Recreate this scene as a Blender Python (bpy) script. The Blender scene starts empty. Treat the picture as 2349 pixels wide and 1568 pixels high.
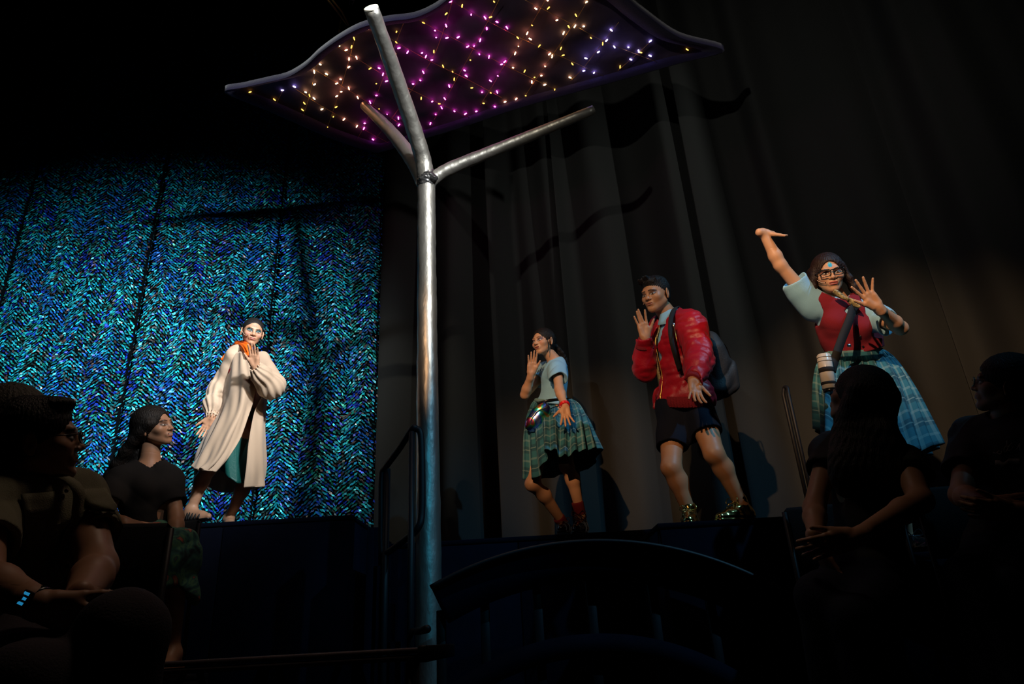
import bpy, math, random
import numpy as np
from mathutils import Vector, Matrix
SC = bpy.context.scene
COL = SC.collection
ONLY = None      # None = build everybody
PI = math.pi
random.seed(7)
RNG = np.random.RandomState(11)

# ------------------------------------------------------------------ camera, world, lights, exposure
F = 1566.0                                   # focal length for a 2349 px wide frame (24 mm lens)
_p, _a = math.radians(23.6), math.radians(3.2)
CAM = np.array([0.0, 0.0, 0.6])
FW = np.array([0, math.cos(_p), math.sin(_p)])
_u0 = np.array([0, -math.sin(_p), math.cos(_p)])
RT = math.cos(_a) * np.array([1.0, 0, 0]) - math.sin(_a) * _u0
UP = math.sin(_a) * np.array([1.0, 0, 0]) + math.cos(_a) * _u0
cd = bpy.data.cameras.new('camera'); cam = bpy.data.objects.new('camera', cd); COL.objects.link(cam)
cd.lens = 24.0; cd.sensor_width = 36.0; cd.clip_start = 0.05; cd.clip_end = 60
M = Matrix.Identity(4)
for i in range(3):
    M[i][0], M[i][1], M[i][2], M[i][3] = RT[i], UP[i], -FW[i], CAM[i]
cam.matrix_world = M
SC.camera = cam
SC.view_settings.view_transform = 'Standard'; SC.view_settings.look = 'None'
SC.view_settings.exposure = 0.0; SC.view_settings.gamma = 1.0
SC.view_settings.use_curve_mapping = False
W = bpy.data.worlds.new('world'); SC.world = W; W.use_nodes = True
W.node_tree.nodes['Background'].inputs[0].default_value = (0.30, 0.34, 0.60, 1)
W.node_tree.nodes['Background'].inputs[1].default_value = 0.0035

def P(x, y, Y):
    """point seen at pixel (x, y) of the 2349 x 1568 frame, at distance Y into the hall"""
    d = FW + (x - 1174.5) / F * RT - (y - 784) / F * UP
    return CAM + d * (Y / d[1])
def Dv(ix, iy, iz=0.0):
    v = ix * RT + iy * UP + iz * FW
    return v / np.linalg.norm(v)
def Dl(q, ix, iy, iz=0.0):
    """direction given as seen from the lens at point q: right, up, away"""
    v_ = (np.asarray(q) - CAM); v_ = v_ / np.linalg.norm(v_); r_ = RT - v_ * (RT @ v_); r_ /= np.linalg.norm(r_); u_ = np.cross(r_, v_)
    d = ix * r_ + iy * u_ + iz * v_; return d / np.linalg.norm(d)
def nz(v):
    v = np.asarray(v, float); return v / (np.linalg.norm(v) + 1e-9)

def spot(name, loc, target, watts, color, deg, blend=0.3, size=0.06):
    l = bpy.data.lights.new(name, 'SPOT'); o = bpy.data.objects.new(name, l); COL.objects.link(o)
    l.energy = watts; l.color = color; l.spot_size = math.radians(deg); l.spot_blend = blend; l.shadow_soft_size = size
    o.location = loc
    o.rotation_euler = (Vector(target) - Vector(loc)).to_track_quat('-Z', 'Y').to_euler()
    return o
LIGHTS = [
    # warm profiles from the hall, left of the lens, high: one pool for each actor on the right
    ('profile_bag',     (-1.6, -2.6, 4.2), (0.28, 4.9, 2.25), 1350, (1.0, 0.56, 0.28), 13.6, 0.8, 0.04),
    ('profile_red',     (-1.6, -2.6, 4.2), (1.00, 3.9, 2.18), 700, (1.0, 0.58, 0.30), 15.0, 0.8, 0.04),
    ('profile_glasses', (-1.6, -2.6, 4.2), (1.90, 3.4, 2.45), 1750, (1.0, 0.60, 0.33), 17.0, 0.8, 0.04),
    # wide dim warm wash that models the folds of the drapes
    ('drape_wash',      (-2.4, -2.4, 2.9), (1.9, 5.6, 4.60), 360, (1.0, 0.95, 0.86), 43, 0.9, 0.05),
    ('drape_side_fill',      (6.2, 0.2, 5.2), (2.4, 5.4, 4.2), 400, (0.97, 0.97, 0.90), 42, 0.9, 0.08),  # added lamp, rakes the drapes from the right for fold contrast
    # white profile from the right on the robed woman
    ('profile_robe',    (3.6, -1.8, 4.6), (-2.05, 4.85, 2.50), 480, (1.0, 0.74, 0.50), 12.5, 0.8, 0.04),
    # white wash from the right across the sequins
    ('sequin_wash_a',   (3.4, -1.6, 5.6), (-4.3, 6.2, 2.72), 6300, (0.93, 0.97, 1.0), 31, 1.0, 0.25),
    ('sequin_wash_fill',   (0.4, -2.6, 6.6), (-4.2, 6.2, 2.45), 3400, (0.93, 0.97, 1.0), 24, 0.9, 0.22),  # added second wash, thins the shadows cast by the first
    # cool top light from front right on the school uniforms
    ('cool_top',        (4.4, 0.4, 6.2), (1.45, 3.8, 2.25), 640, (0.20, 0.62, 1.0), 32, 0.7, 0.05),
    # tight pool on the upper half of the metal tree, cyan wash low on it
    ('tree_spot',       (3.6, -1.2, 6.8), (-0.50, 4.2, 3.45), 640, (1.0, 0.90, 0.72), 18, 0.6, 0.05),
    ('tree_cyan',       (1.6, -2.5, 4.0), (-0.56, 4.2, 1.1), 170, (0.04, 0.60, 1.0), 13, 0.8, 0.05),
    # added lamps that stand in for stage light bouncing on to the audience
    ('stage_bounce_fill',     (-0.4, 2.4, 4.6), (-1.3, 1.7, 0.9), 46, (1.0, 0.74, 0.55), 105, 0.8, 0.35),
    ('audience_side_fill',      (1.2, 2.4, 3.9), (-1.95, 3.5, 1.68), 170, (1.0, 0.66, 0.44), 12, 0.8, 0.15),  # added spot that brightens the seated woman in the T-shirt
]
for a_ in LIGHTS: spot(*a_)

# ------------------------------------------------------------------ scene graph helpers
def worigin(o):
    v = np.zeros(3)
    while o is not None:
        v = v + np.array(o.location); o = o.parent
    return v
def tag(o, label=None, cat=None, group=None, kind=None):
    if label: o['label'] = label
    if cat: o['category'] = cat
    if group: o['group'] = group
    if kind: o['kind'] = kind
    return o
def empty(name, loc, label, cat, group=None):
    o = bpy.data.objects.new(name, None); COL.objects.link(o)
    o.location = tuple(float(c) for c in loc); o.empty_display_size = 0.1
    return tag(o, label, cat, group)
def mesh(name, V, Fc, mat, parent=None, col=None, uv=None, smooth=True, loc=None):
    """one mesh object from numpy vertices (world space) and an (n,3) or (n,4) face array (or list of arrays)"""
    V = np.asarray(V, np.float64)
    Fs = Fc if isinstance(Fc, list) else [Fc]
    Fs = [np.asarray(f, np.int32) for f in Fs if len(f)]
    org = worigin(parent) if parent is not None else (np.array(loc, float) if loc is not None else np.zeros(3))
    me = bpy.data.meshes.new(name)
    me.vertices.add(len(V)); me.vertices.foreach_set('co', (V - org).astype(np.float32).ravel())
    li = np.concatenate([f.ravel() for f in Fs]); n = sum(len(f) for f in Fs)
    tot = np.concatenate([np.full(len(f), f.shape[1], np.int32) for f in Fs])
    st = np.concatenate([[0], np.cumsum(tot)[:-1]]).astype(np.int32)
    me.loops.add(len(li)); me.loops.foreach_set('vertex_index', li)
    me.polygons.add(n); me.polygons.foreach_set('loop_start', st); me.polygons.foreach_set('loop_total', tot)
    me.update(calc_edges=True); me.validate()
    if smooth: me.polygons.foreach_set('use_smooth', np.ones(len(me.polygons), bool))
    if col is not None:
        a = me.color_attributes.new('Col', 'FLOAT_COLOR', 'POINT')
        c = np.ones((len(V), 4), np.float32); c[:, :3] = col; a.data.foreach_set('color', c.ravel())
    if uv is not None:
        u = me.uv_layers.new(name='UVMap'); u.data.foreach_set('uv', np.asarray(uv, np.float32)[li].ravel())
    me.materials.append(mat)
    o = bpy.data.objects.new(name, me); COL.objects.link(o)
    if parent is not None: o.parent = parent
    elif loc is not None: o.location = tuple(float(c) for c in loc)
    return o

# ------------------------------------------------------------------ materials
def mat(name, c=(0.5, 0.5, 0.5), rough=0.6, metal=0.0, bump=0.0, bscale=60.0, var=0.0, vscale=6.0, vcol=False,
        spec=0.5, emit=None, estr=0.0, sheen=0.0, alpha=1.0, sub=0.0, stretch=(1, 1, 1), coat=0.0):
    m = bpy.data.materials.new(name); m.use_nodes = True
    nt = m.node_tree; N = nt.nodes; L = nt.links; b = N['Principled BSDF']
    b.inputs['Base Color'].default_value = (*c, 1); b.inputs['Roughness'].default_value = rough
    b.inputs['Metallic'].default_value = metal; b.inputs['Specular IOR Level'].default_value = spec
    b.inputs['Sheen Weight'].default_value = sheen; b.inputs['Alpha'].default_value = alpha
    b.inputs['Coat Weight'].default_value = coat
    if sub: b.inputs['Subsurface Weight'].default_value = sub; b.inputs['Subsurface Radius'].default_value = (0.02, 0.008, 0.004)
    if emit: b.inputs['Emission Color'].default_value = (*emit, 1); b.inputs['Emission Strength'].default_value = estr
    tc = N.new('ShaderNodeTexCoord'); mp = N.new('ShaderNodeMapping'); mp.inputs['Scale'].default_value = stretch
    L.new(tc.outputs['Object'], mp.inputs['Vector'])
    src = None
    if vcol:
        at = N.new('ShaderNodeAttribute'); at.attribute_name = 'Col'; src = at.outputs['Color']
        L.new(src, b.inputs['Base Color'])
    if var:
        n = N.new('ShaderNodeTexNoise'); n.inputs['Scale'].default_value = vscale; n.inputs['Detail'].default_value = 5
        L.new(mp.outputs[0], n.inputs['Vector'])
        mr = N.new('ShaderNodeMapRange'); mr.inputs[1].default_value = 0.3; mr.inputs[2].default_value = 0.7
        mr.inputs[3].default_value = 1 - var; mr.inputs[4].default_value = 1 + var; L.new(n.outputs[0], mr.inputs[0])
        mx = N.new('ShaderNodeMix'); mx.data_type = 'RGBA'; mx.blend_type = 'MULTIPLY'; mx.inputs[0].default_value = 1
        if src: L.new(src, mx.inputs[6])
        else: mx.inputs[6].default_value = (*c, 1)
        L.new(mr.outputs[0], mx.inputs[7]); L.new(mx.outputs[2], b.inputs['Base Color'])
    if bump:
        n = N.new('ShaderNodeTexNoise'); n.inputs['Scale'].default_value = bscale; n.inputs['Detail'].default_value = 4
        L.new(mp.outputs[0], n.inputs['Vector'])
        bp = N.new('ShaderNodeBump'); bp.inputs['Strength'].default_value = bump; bp.inputs['Distance'].default_value = 0.01
        L.new(n.outputs[0], bp.inputs['Height']); L.new(bp.outputs[0], b.inputs['Normal'])
    return m
def plaid(name, base, dark, light, n=5.0):
    """tartan: crossing dark bands and thin pale lines on the cloth's own UVs (metres)"""
    m = bpy.data.materials.new(name); m.use_nodes = True
    nt = m.node_tree; N = nt.nodes; L = nt.links; b = N['Principled BSDF']; b.inputs['Roughness'].default_value = 0.8
    tc = N.new('ShaderNodeTexCoord'); sp = N.new('ShaderNodeSeparateXYZ'); L.new(tc.outputs['UV'], sp.inputs[0])
    def math_(op, a, b_=None):
        k = N.new('ShaderNodeMath'); k.operation = op
        for i, v in enumerate((a, b_)):
            if v is None: continue
            if isinstance(v, (int, float)): k.inputs[i].default_value = v
            else: L.new(v, k.inputs[i])
        return k.outputs[0]
    cur = None
    def mix(fac, colr, prev):
        k = N.new('ShaderNodeMix'); k.data_type = 'RGBA'; L.new(fac, k.inputs[0])
        if isinstance(prev, tuple): k.inputs[6].default_value = (*prev, 1)
        else: L.new(prev, k.inputs[6])
        k.inputs[7].default_value = (*colr, 1); return k.outputs[2]
    cur = base
    for ax in (0, 1):
        fr = math_('FRACT', math_('MULTIPLY', sp.outputs[ax], n))
        band = math_('LESS_THAN', math_('ABSOLUTE', math_('SUBTRACT', fr, 0.5)), 0.17)
        cur = mix(math_('MULTIPLY', band, 0.55), dark, cur)
    for ax in (0, 1):
        fr = math_('FRACT', math_('MULTIPLY', sp.outputs[ax], n))
        ln = math_('LESS_THAN', math_('ABSOLUTE', math_('SUBTRACT', fr, 0.5)), 0.025)
        cur = mix(math_('MULTIPLY', ln, 0.5), light, cur)
        fr2 = math_('FRACT', math_('ADD', math_('MULTIPLY', sp.outputs[ax], n), 0.47))
        ln = math_('LESS_THAN', math_('ABSOLUTE', math_('SUBTRACT', fr2, 0.5)), 0.05)
        cur = mix(math_('MULTIPLY', ln, 0.35), light, cur)
    L.new(cur, b.inputs['Base Color'])
    return m

# ------------------------------------------------------------------ polygon builders
class MB:
    def __init__(s): s.V = []; s.F = []; s.n = 0; s.C = []
    def add(s, V, Fc, c=None):
        V = np.asarray(V, float); s.V.append(V); s.F.append(np.asarray(Fc, np.int32) + s.n); s.n += len(V)
        if c is not None: s.C.append(np.tile(np.asarray(c, float), (len(V), 1)))
    def box(s, lo, hi, bev=0.0, X=None, c=None):
        lo = np.asarray(lo, float); hi = np.asarray(hi, float)
        ce = (lo + hi) / 2; h = (hi - lo) / 2; b = min(bev, h.min() * 0.9)
        if b <= 0:
            V = np.array([[x, y, z] for x in (-1, 1) for y in (-1, 1) for z in (-1, 1)]) * h
            Fq = [[0, 1, 3, 2], [4, 6, 7, 5], [0, 4, 5, 1], [2, 3, 7, 6], [0, 2, 6, 4], [1, 5, 7, 3]]
        else:
            V = []; idx = {}
            for x in (-1, 1):
                for y in (-1, 1):
                    for z in (-1, 1):
                        for a in range(3):
                            q = np.array([x, y, z]) * (h - b); q[a] = (x, y, z)[a] * h[a]
                            idx[(x, y, z, a)] = len(V); V.append(q)
            V = np.array(V); Fq = []; T = []
            for a in range(3):
                o1, o2 = [(1, 2), (2, 0), (0, 1)][a]
                for s_ in (-1, 1):
                    r = []
                    for u, w in ((-1, -1), (1, -1), (1, 1), (-1, 1)):
                        k = [0, 0, 0]; k[a] = s_; k[o1] = u; k[o2] = w; r.append(idx[(*k, a)])
                    Fq.append(r if s_ > 0 else r[::-1])
                    # bevel strips along axis a
                for u in (-1, 1):
                    for w in (-1, 1):
                        k0 = [0, 0, 0]; k0[a] = -1; k0[o1] = u; k0[o2] = w; k1 = list(k0); k1[a] = 1
                        r = [idx[(*k0, o1)], idx[(*k1, o1)], idx[(*k1, o2)], idx[(*k0, o2)]]
                        Fq.append(r if u * w < 0 else r[::-1])
            for x in (-1, 1):
                for y in (-1, 1):
                    for z in (-1, 1):
                        r = [idx[(x, y, z, 0)], idx[(x, y, z, 1)], idx[(x, y, z, 2)], idx[(x, y, z, 2)]]
                        Fq.append(r if x * y * z > 0 else r[::-1])
            Fq = [f if len(set(f)) == 4 else f for f in Fq]
        V = V + ce
        if X is not None: V = X(V)
        # drop doubled corners into triangles by keeping them as quads with a repeated vertex removed later
        s.add(V, [[*f] for f in Fq], c)
    def tube(s, pts, r, n=10, cap=True, closed=False, c=None, jit=0.0):
        pts = np.asarray(pts, float); m = len(pts)
        r = np.broadcast_to(np.asarray(r, float), (m,))
        T = np.gradient(pts, axis=0) if not closed else np.roll(pts, -1, 0) - np.roll(pts, 1, 0)
        T /= np.linalg.norm(T, axis=1, keepdims=True) + 1e-12
        ref = np.array([0, 0, 1.0]) if abs(T[0][2]) < 0.9 else np.array([1.0, 0, 0])
        A = np.cross(T[0], ref); A /= np.linalg.norm(A); V = []
        ang = np.linspace(0, 2 * PI, n, endpoint=False)
        for i in range(m):
            A = A - T[i] * (A @ T[i]); A /= np.linalg.norm(A) + 1e-12; B = np.cross(T[i], A)
            rr = r[i] * (1 + jit * np.sin(3 * ang + i * 1.7) + jit * np.sin(2 * ang + i * .61)) if jit else r[i]
            V.append(pts[i] + np.outer(np.cos(ang) * rr, A) + np.outer(np.sin(ang) * rr, B))
        V = np.concatenate(V); Fq = []
        for i in range(m if closed else m - 1):
            i2 = (i + 1) % m
            for j in range(n):
                j2 = (j + 1) % n; Fq.append([i * n + j, i * n + j2, i2 * n + j2, i2 * n + j])
        k = len(V)
        if cap and not closed:
            V = np.vstack([V, pts[0], pts[-1]])
            for j in range(n):
                j2 = (j + 1) % n
                Fq.append([k, j2, j, j]); Fq.append([k + 1, (m - 1) * n + j, (m - 1) * n + j2, (m - 1) * n + j2])
        s.add(V, Fq, c)
    def ball(s, ce, r, n=8, c=None):
        ce = np.asarray(ce, float); r = np.broadcast_to(np.asarray(r, float), (3,)); V = []; Fq = []
        m = n // 2 + 1
        for i in range(m + 1):
            t = PI * i / m
            for j in range(n):
                q = 2 * PI * j / n; V.append([math.sin(t) * math.cos(q), math.sin(t) * math.sin(q), math.cos(t)])
        for i in range(m):
            for j in range(n): Fq.append([i * n + j, (i + 1) * n + j, (i + 1) * n + (j + 1) % n, i * n + (j + 1) % n])
        s.add(np.array(V) * r + ce, Fq, c)
    def build(s, name, m, parent=None, smooth=True, loc=None):
        V = np.concatenate(s.V); Fq = np.concatenate([f.reshape(-1, 4) for f in s.F])
        # quads with a repeated vertex become triangles
        dup = (Fq[:, 2] == Fq[:, 3])
        fs = [Fq[~dup], Fq[dup][:, :3]]
        col = np.concatenate(s.C) if s.C else None
        return mesh(name, V, [f for f in fs if len(f)], m, parent, col=col, smooth=smooth, loc=loc)
def catmull(A, m, closed=False):
    """resample the first axis of A to m rows with a Catmull-Rom curve"""
    A = np.asarray(A, float); n = len(A)
    if closed: t = np.arange(m) / m * n
    else: t = np.linspace(0, n - 1, m)
    i = np.floor(t).astype(int)
    if not closed: i = np.minimum(i, n - 2)
    f = (t - i).reshape((-1,) + (1,) * (A.ndim - 1))
    g = (lambda k: A[k % n]) if closed else (lambda k: np.where(((k < 0) | (k > n - 1)).reshape((-1,) + (1,) * (A.ndim - 1)),
        2 * A[np.clip(k, 0, n - 1)] - A[np.clip(2 * np.clip(k, 0, n - 1) - k, 0, n - 1)], A[np.clip(k, 0, n - 1)]))
    a, b, c, d = g(i - 1), g(i), g(i + 1), g(i + 2)
    return 0.5 * ((2 * b) + (c - a) * f + (2 * a - 5 * b + 4 * c - d) * f ** 2 + (3 * b - a - 3 * c + d) * f ** 3)
def sheet(name, G, m, parent, closed=False, thick=0.004, fold=None, smooth=True, uvs=None):
    """G: (rows, cols, 3) fine grid; closed = wraps along cols; gives it thickness and metre UVs"""
    R_, C_ = G.shape[:2]
    du = np.gradient(G, axis=1) if not closed else (np.roll(G, -1, 1) - np.roll(G, 1, 1))
    dv = np.gradient(G, axis=0); Nn = np.cross(du, dv); Nn /= np.linalg.norm(Nn, axis=2, keepdims=True) + 1e-9
    if fold is not None:
        G = G + Nn * fold[..., None]
        du = np.gradient(G, axis=1) if not closed else (np.roll(G, -1, 1) - np.roll(G, 1, 1))
        dv = np.gradient(G, axis=0); Nn = np.cross(du, dv); Nn /= np.linalg.norm(Nn, axis=2, keepdims=True) + 1e-9
    A = G + Nn * thick / 2; B = G - Nn * thick / 2
    V = np.concatenate([A.reshape(-1, 3), B.reshape(-1, 3)]); o = R_ * C_
    if uvs is None:
        L_ = np.linalg.norm(np.diff(G, axis=1), axis=2).max(0); u = np.concatenate([[0], np.cumsum(L_)])
        K_ = np.linalg.norm(np.diff(G, axis=0), axis=2).mean(1); v = np.concatenate([[0], np.cumsum(K_)])
        uu, vv = np.meshgrid(u, v)
    else: uu, vv = uvs
    uv = np.stack([uu, vv], 2).reshape(-1, 2); uv = np.concatenate([uv, uv])
    ii = np.arange(R_ - 1); jj = np.arange(C_ if closed else C_ - 1); I, J = np.meshgrid(ii, jj, indexing='ij')
    J2 = (J + 1) % C_; a = I * C_ + J; b = I * C_ + J2; c = (I + 1) * C_ + J2; d = (I + 1) * C_ + J
    f1 = np.stack([a, d, c, b], 2).reshape(-1, 4); f2 = np.stack([a, b, c, d], 2).reshape(-1, 4) + o
    fs = [f1, f2]
    for row in (0, R_ - 1):
        j = jj; j2 = (jj + 1) % C_; e = np.stack([row * C_ + j, row * C_ + j2, row * C_ + j2 + o, row * C_ + j + o], 1)
        fs.append(e if row == 0 else e[:, ::-1])
    if not closed:
        for cc in (0, C_ - 1):
            e = np.stack([ii * C_ + cc, (ii + 1) * C_ + cc, (ii + 1) * C_ + cc + o, ii * C_ + cc + o], 1)
            fs.append(e[:, ::-1] if cc == 0 else e)
    return mesh(name, V, np.concatenate(fs), m, parent, uv=uv, smooth=smooth)

# ------------------------------------------------------------------ distance-field sculpting
def cap(a, b, ra, rb=None):
    a = np.asarray(a, np.float32); b = np.asarray(b, np.float32); rb = ra if rb is None else rb
    ab = b - a; L2 = float(ab @ ab) + 1e-9
    def f(Q):
        h = np.clip((Q - a) @ ab / L2, 0, 1); D = Q - a - h[:, None] * ab
        return np.sqrt((D * D).sum(1)) - (ra + (rb - ra) * h)
    return f, (a + b) / 2, math.sqrt(L2) / 2 + max(ra, rb)
def ell(c, r, A=None):
    c = np.asarray(c, np.float32); r = np.asarray(r, np.float32); A = np.eye(3, dtype=np.float32) if A is None else np.asarray(A, np.float32)
    def f(Q):
        q = (Q - c) @ A.T; k0 = np.sqrt(((q / r) ** 2).sum(1)); k1 = np.sqrt(((q / (r * r)) ** 2).sum(1)) + 1e-6
        return k0 * (k0 - 1) / k1
    return f, c, float(r.max())
def rbox(c, h, A=None, rad=0.01):
    c = np.asarray(c, np.float32); h = np.asarray(h, np.float32) - rad; A = np.eye(3, dtype=np.float32) if A is None else np.asarray(A, np.float32)
    def f(Q):
        q = np.abs((Q - c) @ A.T) - h
        return np.sqrt((np.maximum(q, 0) ** 2).sum(1)) + np.minimum(q.max(1), 0) - rad
    return f, c, float(np.linalg.norm(h)) + rad
def plane(pt, n):
    """solid on the side AGAINST n"""
    pt = np.asarray(pt, np.float32); n = np.asarray(nz(n), np.float32)
    return (lambda Q: (Q - pt) @ n), pt, 9.0
class Sdf:
    def __init__(s): s.it = []; s.disp = None
    def u(s, prim, k=0.02): s.it.append((0, prim, k)); return s
    def sub(s, prim, k=0.01): s.it.append((1, prim, k)); return s
    def inter(s, prim, k=0.005): s.it.append((2, prim, k)); return s
    def __call__(s, Q, margin=0.05):
        d = np.full(len(Q), 1.0, np.float32)
        for op, (fn, c, r), k in s.it:
            m = r + k + margin
            if op == 2 or r > 5: sel = slice(None); Qs = Q
            else:
                sel = np.nonzero(((Q - np.asarray(c, np.float32)) ** 2).sum(1) < m * m)[0]
                if len(sel) == 0: continue
                Qs = Q[sel]
            e = fn(Qs); x = d[sel]
            if op == 0:
                h = np.maximum(k - np.abs(x - e), 0) / k; d[sel] = np.minimum(x, e) - h * h * k * 0.25
            else:
                if op == 1: e = -e
                h = np.maximum(k - np.abs(x - e), 0) / k; d[sel] = np.maximum(x, e) + h * h * k * 0.25
        if s.disp is not None:
            near = np.nonzero(np.abs(d) < 0.05)[0]
            if len(near): d[near] = d[near] + s.disp(Q[near])
        return d
    def box(s):
        lo = np.full(3, 9e9); hi = -lo
        for op, (fn, c, r), k in s.it:
            if op == 0: lo = np.minimum(lo, np.asarray(c) - r - 0.02); hi = np.maximum(hi, np.asarray(c) + r + 0.02)
        return lo, hi
def nets(fn, lo, hi, h):
    """surface nets over the box lo..hi at spacing h, evaluated only near the surface"""
    B = 4
    n = np.maximum(np.ceil((np.asarray(hi) - lo) / (h * B)).astype(int), 2)
    cx = [lo[i] + (np.arange(n[i]) + 0.5) * h * B for i in range(3)]
    G = np.stack(np.meshgrid(*cx, indexing='ij'), -1).reshape(-1, 3).astype(np.float32)
    c = fn(G, 0.35 if h < .004 else 0.5).reshape(n)
    thr = h * B * 1.25 + 0.012
    act = np.argwhere(np.abs(c) < thr)
    D = np.repeat(np.repeat(np.repeat(c, B, 0), B, 1), B, 2).astype(np.float32)
    off = np.stack(np.meshgrid(*[np.arange(B)] * 3, indexing='ij'), -1).reshape(-1, 3)
    idx = (act[:, None, :] * B + off[None]).reshape(-1, 3)
    Q = (np.asarray(lo) + (idx + 0.5) * h).astype(np.float32)
    out = np.empty(len(Q), np.float32); CH = 400000
    for i in range(0, len(Q), CH): out[i:i + CH] = fn(Q[i:i + CH], 0.03)
    D[idx[:, 0], idx[:, 1], idx[:, 2]] = out
    D[0], D[-1] = 1, 1; D[:, 0], D[:, -1] = 1, 1; D[:, :, 0], D[:, :, -1] = 1, 1
    Sg = D < 0; N = np.array(D.shape)
    cnt = np.zeros(N - 1, np.int8)
    for dx in (0, 1):
        for dy in (0, 1):
            for dz in (0, 1): cnt += Sg[dx:N[0] - 1 + dx, dy:N[1] - 1 + dy, dz:N[2] - 1 + dz]
    cells = np.argwhere((cnt > 0) & (cnt < 8))
    if len(cells) == 0: return np.zeros((0, 3)), np.zeros((0, 4), np.int32)
    vid = np.full(N - 1, -1, np.int32); vid[tuple(cells.T)] = np.arange(len(cells))
    acc = np.zeros((len(cells), 3)); w = np.zeros(len(cells))
    cor = [(x, y, z) for x in (0, 1) for y in (0, 1) for z in (0, 1)]
    for a in cor:
        for ax in range(3):
            if a[ax]: continue
            b = list(a); b[ax] = 1
            va = D[tuple((cells + a).T)]; vb = D[tuple((cells + b).T)]
            m = (va < 0) != (vb < 0); t = np.where(m, va / np.where(m, va - vb, 1), 0)
            q = np.tile(np.array(a, float), (len(cells), 1)); q[:, ax] = t
            acc[m] += q[m]; w += m
    V = np.asarray(lo) + (cells + acc / w[:, None] + 0.5) * h
    fs = []
    for ax in range(3):
        o1, o2 = (ax + 1) % 3, (ax + 2) % 3
        s0 = [slice(1, -1)] * 3; s1 = [slice(1, -1)] * 3; s0[ax] = slice(0, -1); s1[ax] = slice(1, None)
        A_, B_ = Sg[tuple(s0)], Sg[tuple(s1)]
        e = np.argwhere(A_ != B_)
        if not len(e): continue
        pos = A_[tuple(e.T)]
        e = e + 1; e[:, ax] -= 1
        c4 = []
        for (p_, q_) in ((-1, -1), (0, -1), (0, 0), (-1, 0)):
            k = e.copy(); k[:, o1] += p_; k[:, o2] += q_; c4.append(vid[tuple(k.T)])
        f = np.stack(c4, 1); f[~pos] = f[~pos][:, ::-1]; fs.append(f)
    Fq = np.concatenate(fs); Fq = Fq[(Fq >= 0).all(1)]
    return V, Fq
def _boxf(lo, hi):
    c = ((np.asarray(lo) + hi) / 2).astype(np.float32); h = ((np.asarray(hi) - lo) / 2).astype(np.float32)
    return lambda Q: (np.abs(Q - c) - h).max(1)
def sculpt(name, S, m, parent, h=0.006, fine=(), colf=None):
    """fine: list of (centre, half, spacing) boxes meshed more finely; one continuous surface in one mesh"""
    lo, hi = S.box(); Vs = []; Fs = []; n = 0
    ex = [_boxf(np.asarray(c) - hf, np.asarray(c) + hf) for c, hf, _ in fine]
    def outer(Q, mg):
        d = S(Q, mg)
        for e in ex: d = np.maximum(d, -(e(Q) + 1.4 * h))
        return d
    V, Fq = nets(outer, lo, hi, h)
    for e in ex:
        if len(V): r_ = np.abs(e(V.astype(np.float32)) + 1.4 * h) < .62 * h; Fq = Fq[~r_[Fq].all(1)]
    Vs.append(V); Fs.append(Fq); n = len(V)
    for i, (c, hf, hh) in enumerate(fine):
        def inner(Q, mg, i=i):
            d = np.maximum(S(Q, mg), ex[i](Q))
            for j in range(i): d = np.maximum(d, -(ex[j](Q) + 1.4 * hh))
            return d
        V, Fq = nets(inner, np.asarray(c) - hf - 4 * hh, np.asarray(c) + hf + 4 * hh, hh)
        r_ = np.abs(ex[i](V.astype(np.float32))) < .62 * hh; Fq = Fq[~r_[Fq].all(1)]
        Vs.append(V); Fs.append(Fq + n); n += len(V)
    V = np.concatenate(Vs); Fq = np.concatenate(Fs)
    return mesh(name, V, Fq, m, parent, col=None if colf is None else colf(V))
def wrinkle(freq, amp, seed, stretch=(1, 1, 1)):
    r = np.random.RandomState(seed); K = r.normal(size=(7, 3)) * freq * np.asarray(stretch); ph = r.rand(7) * 6.28
    K = K.astype(np.float32)
    def f(Q):
        a = np.sin(Q @ K[0] + ph[0] + 1.3 * np.sin(Q @ K[1] + ph[1])); b = np.sin(Q @ K[2] * 1.6 + ph[2] + 1.5 * np.sin(Q @ K[3] + ph[3]))
        c = 1 - 2 * np.abs(np.sin(Q @ K[4] * .8 + ph[4] + 1.2 * np.sin(Q @ K[5] * .7 + ph[5])))
        return (amp * (0.4 * a + 0.3 * b + 0.5 * c)).astype(np.float32)
    return f

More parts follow.
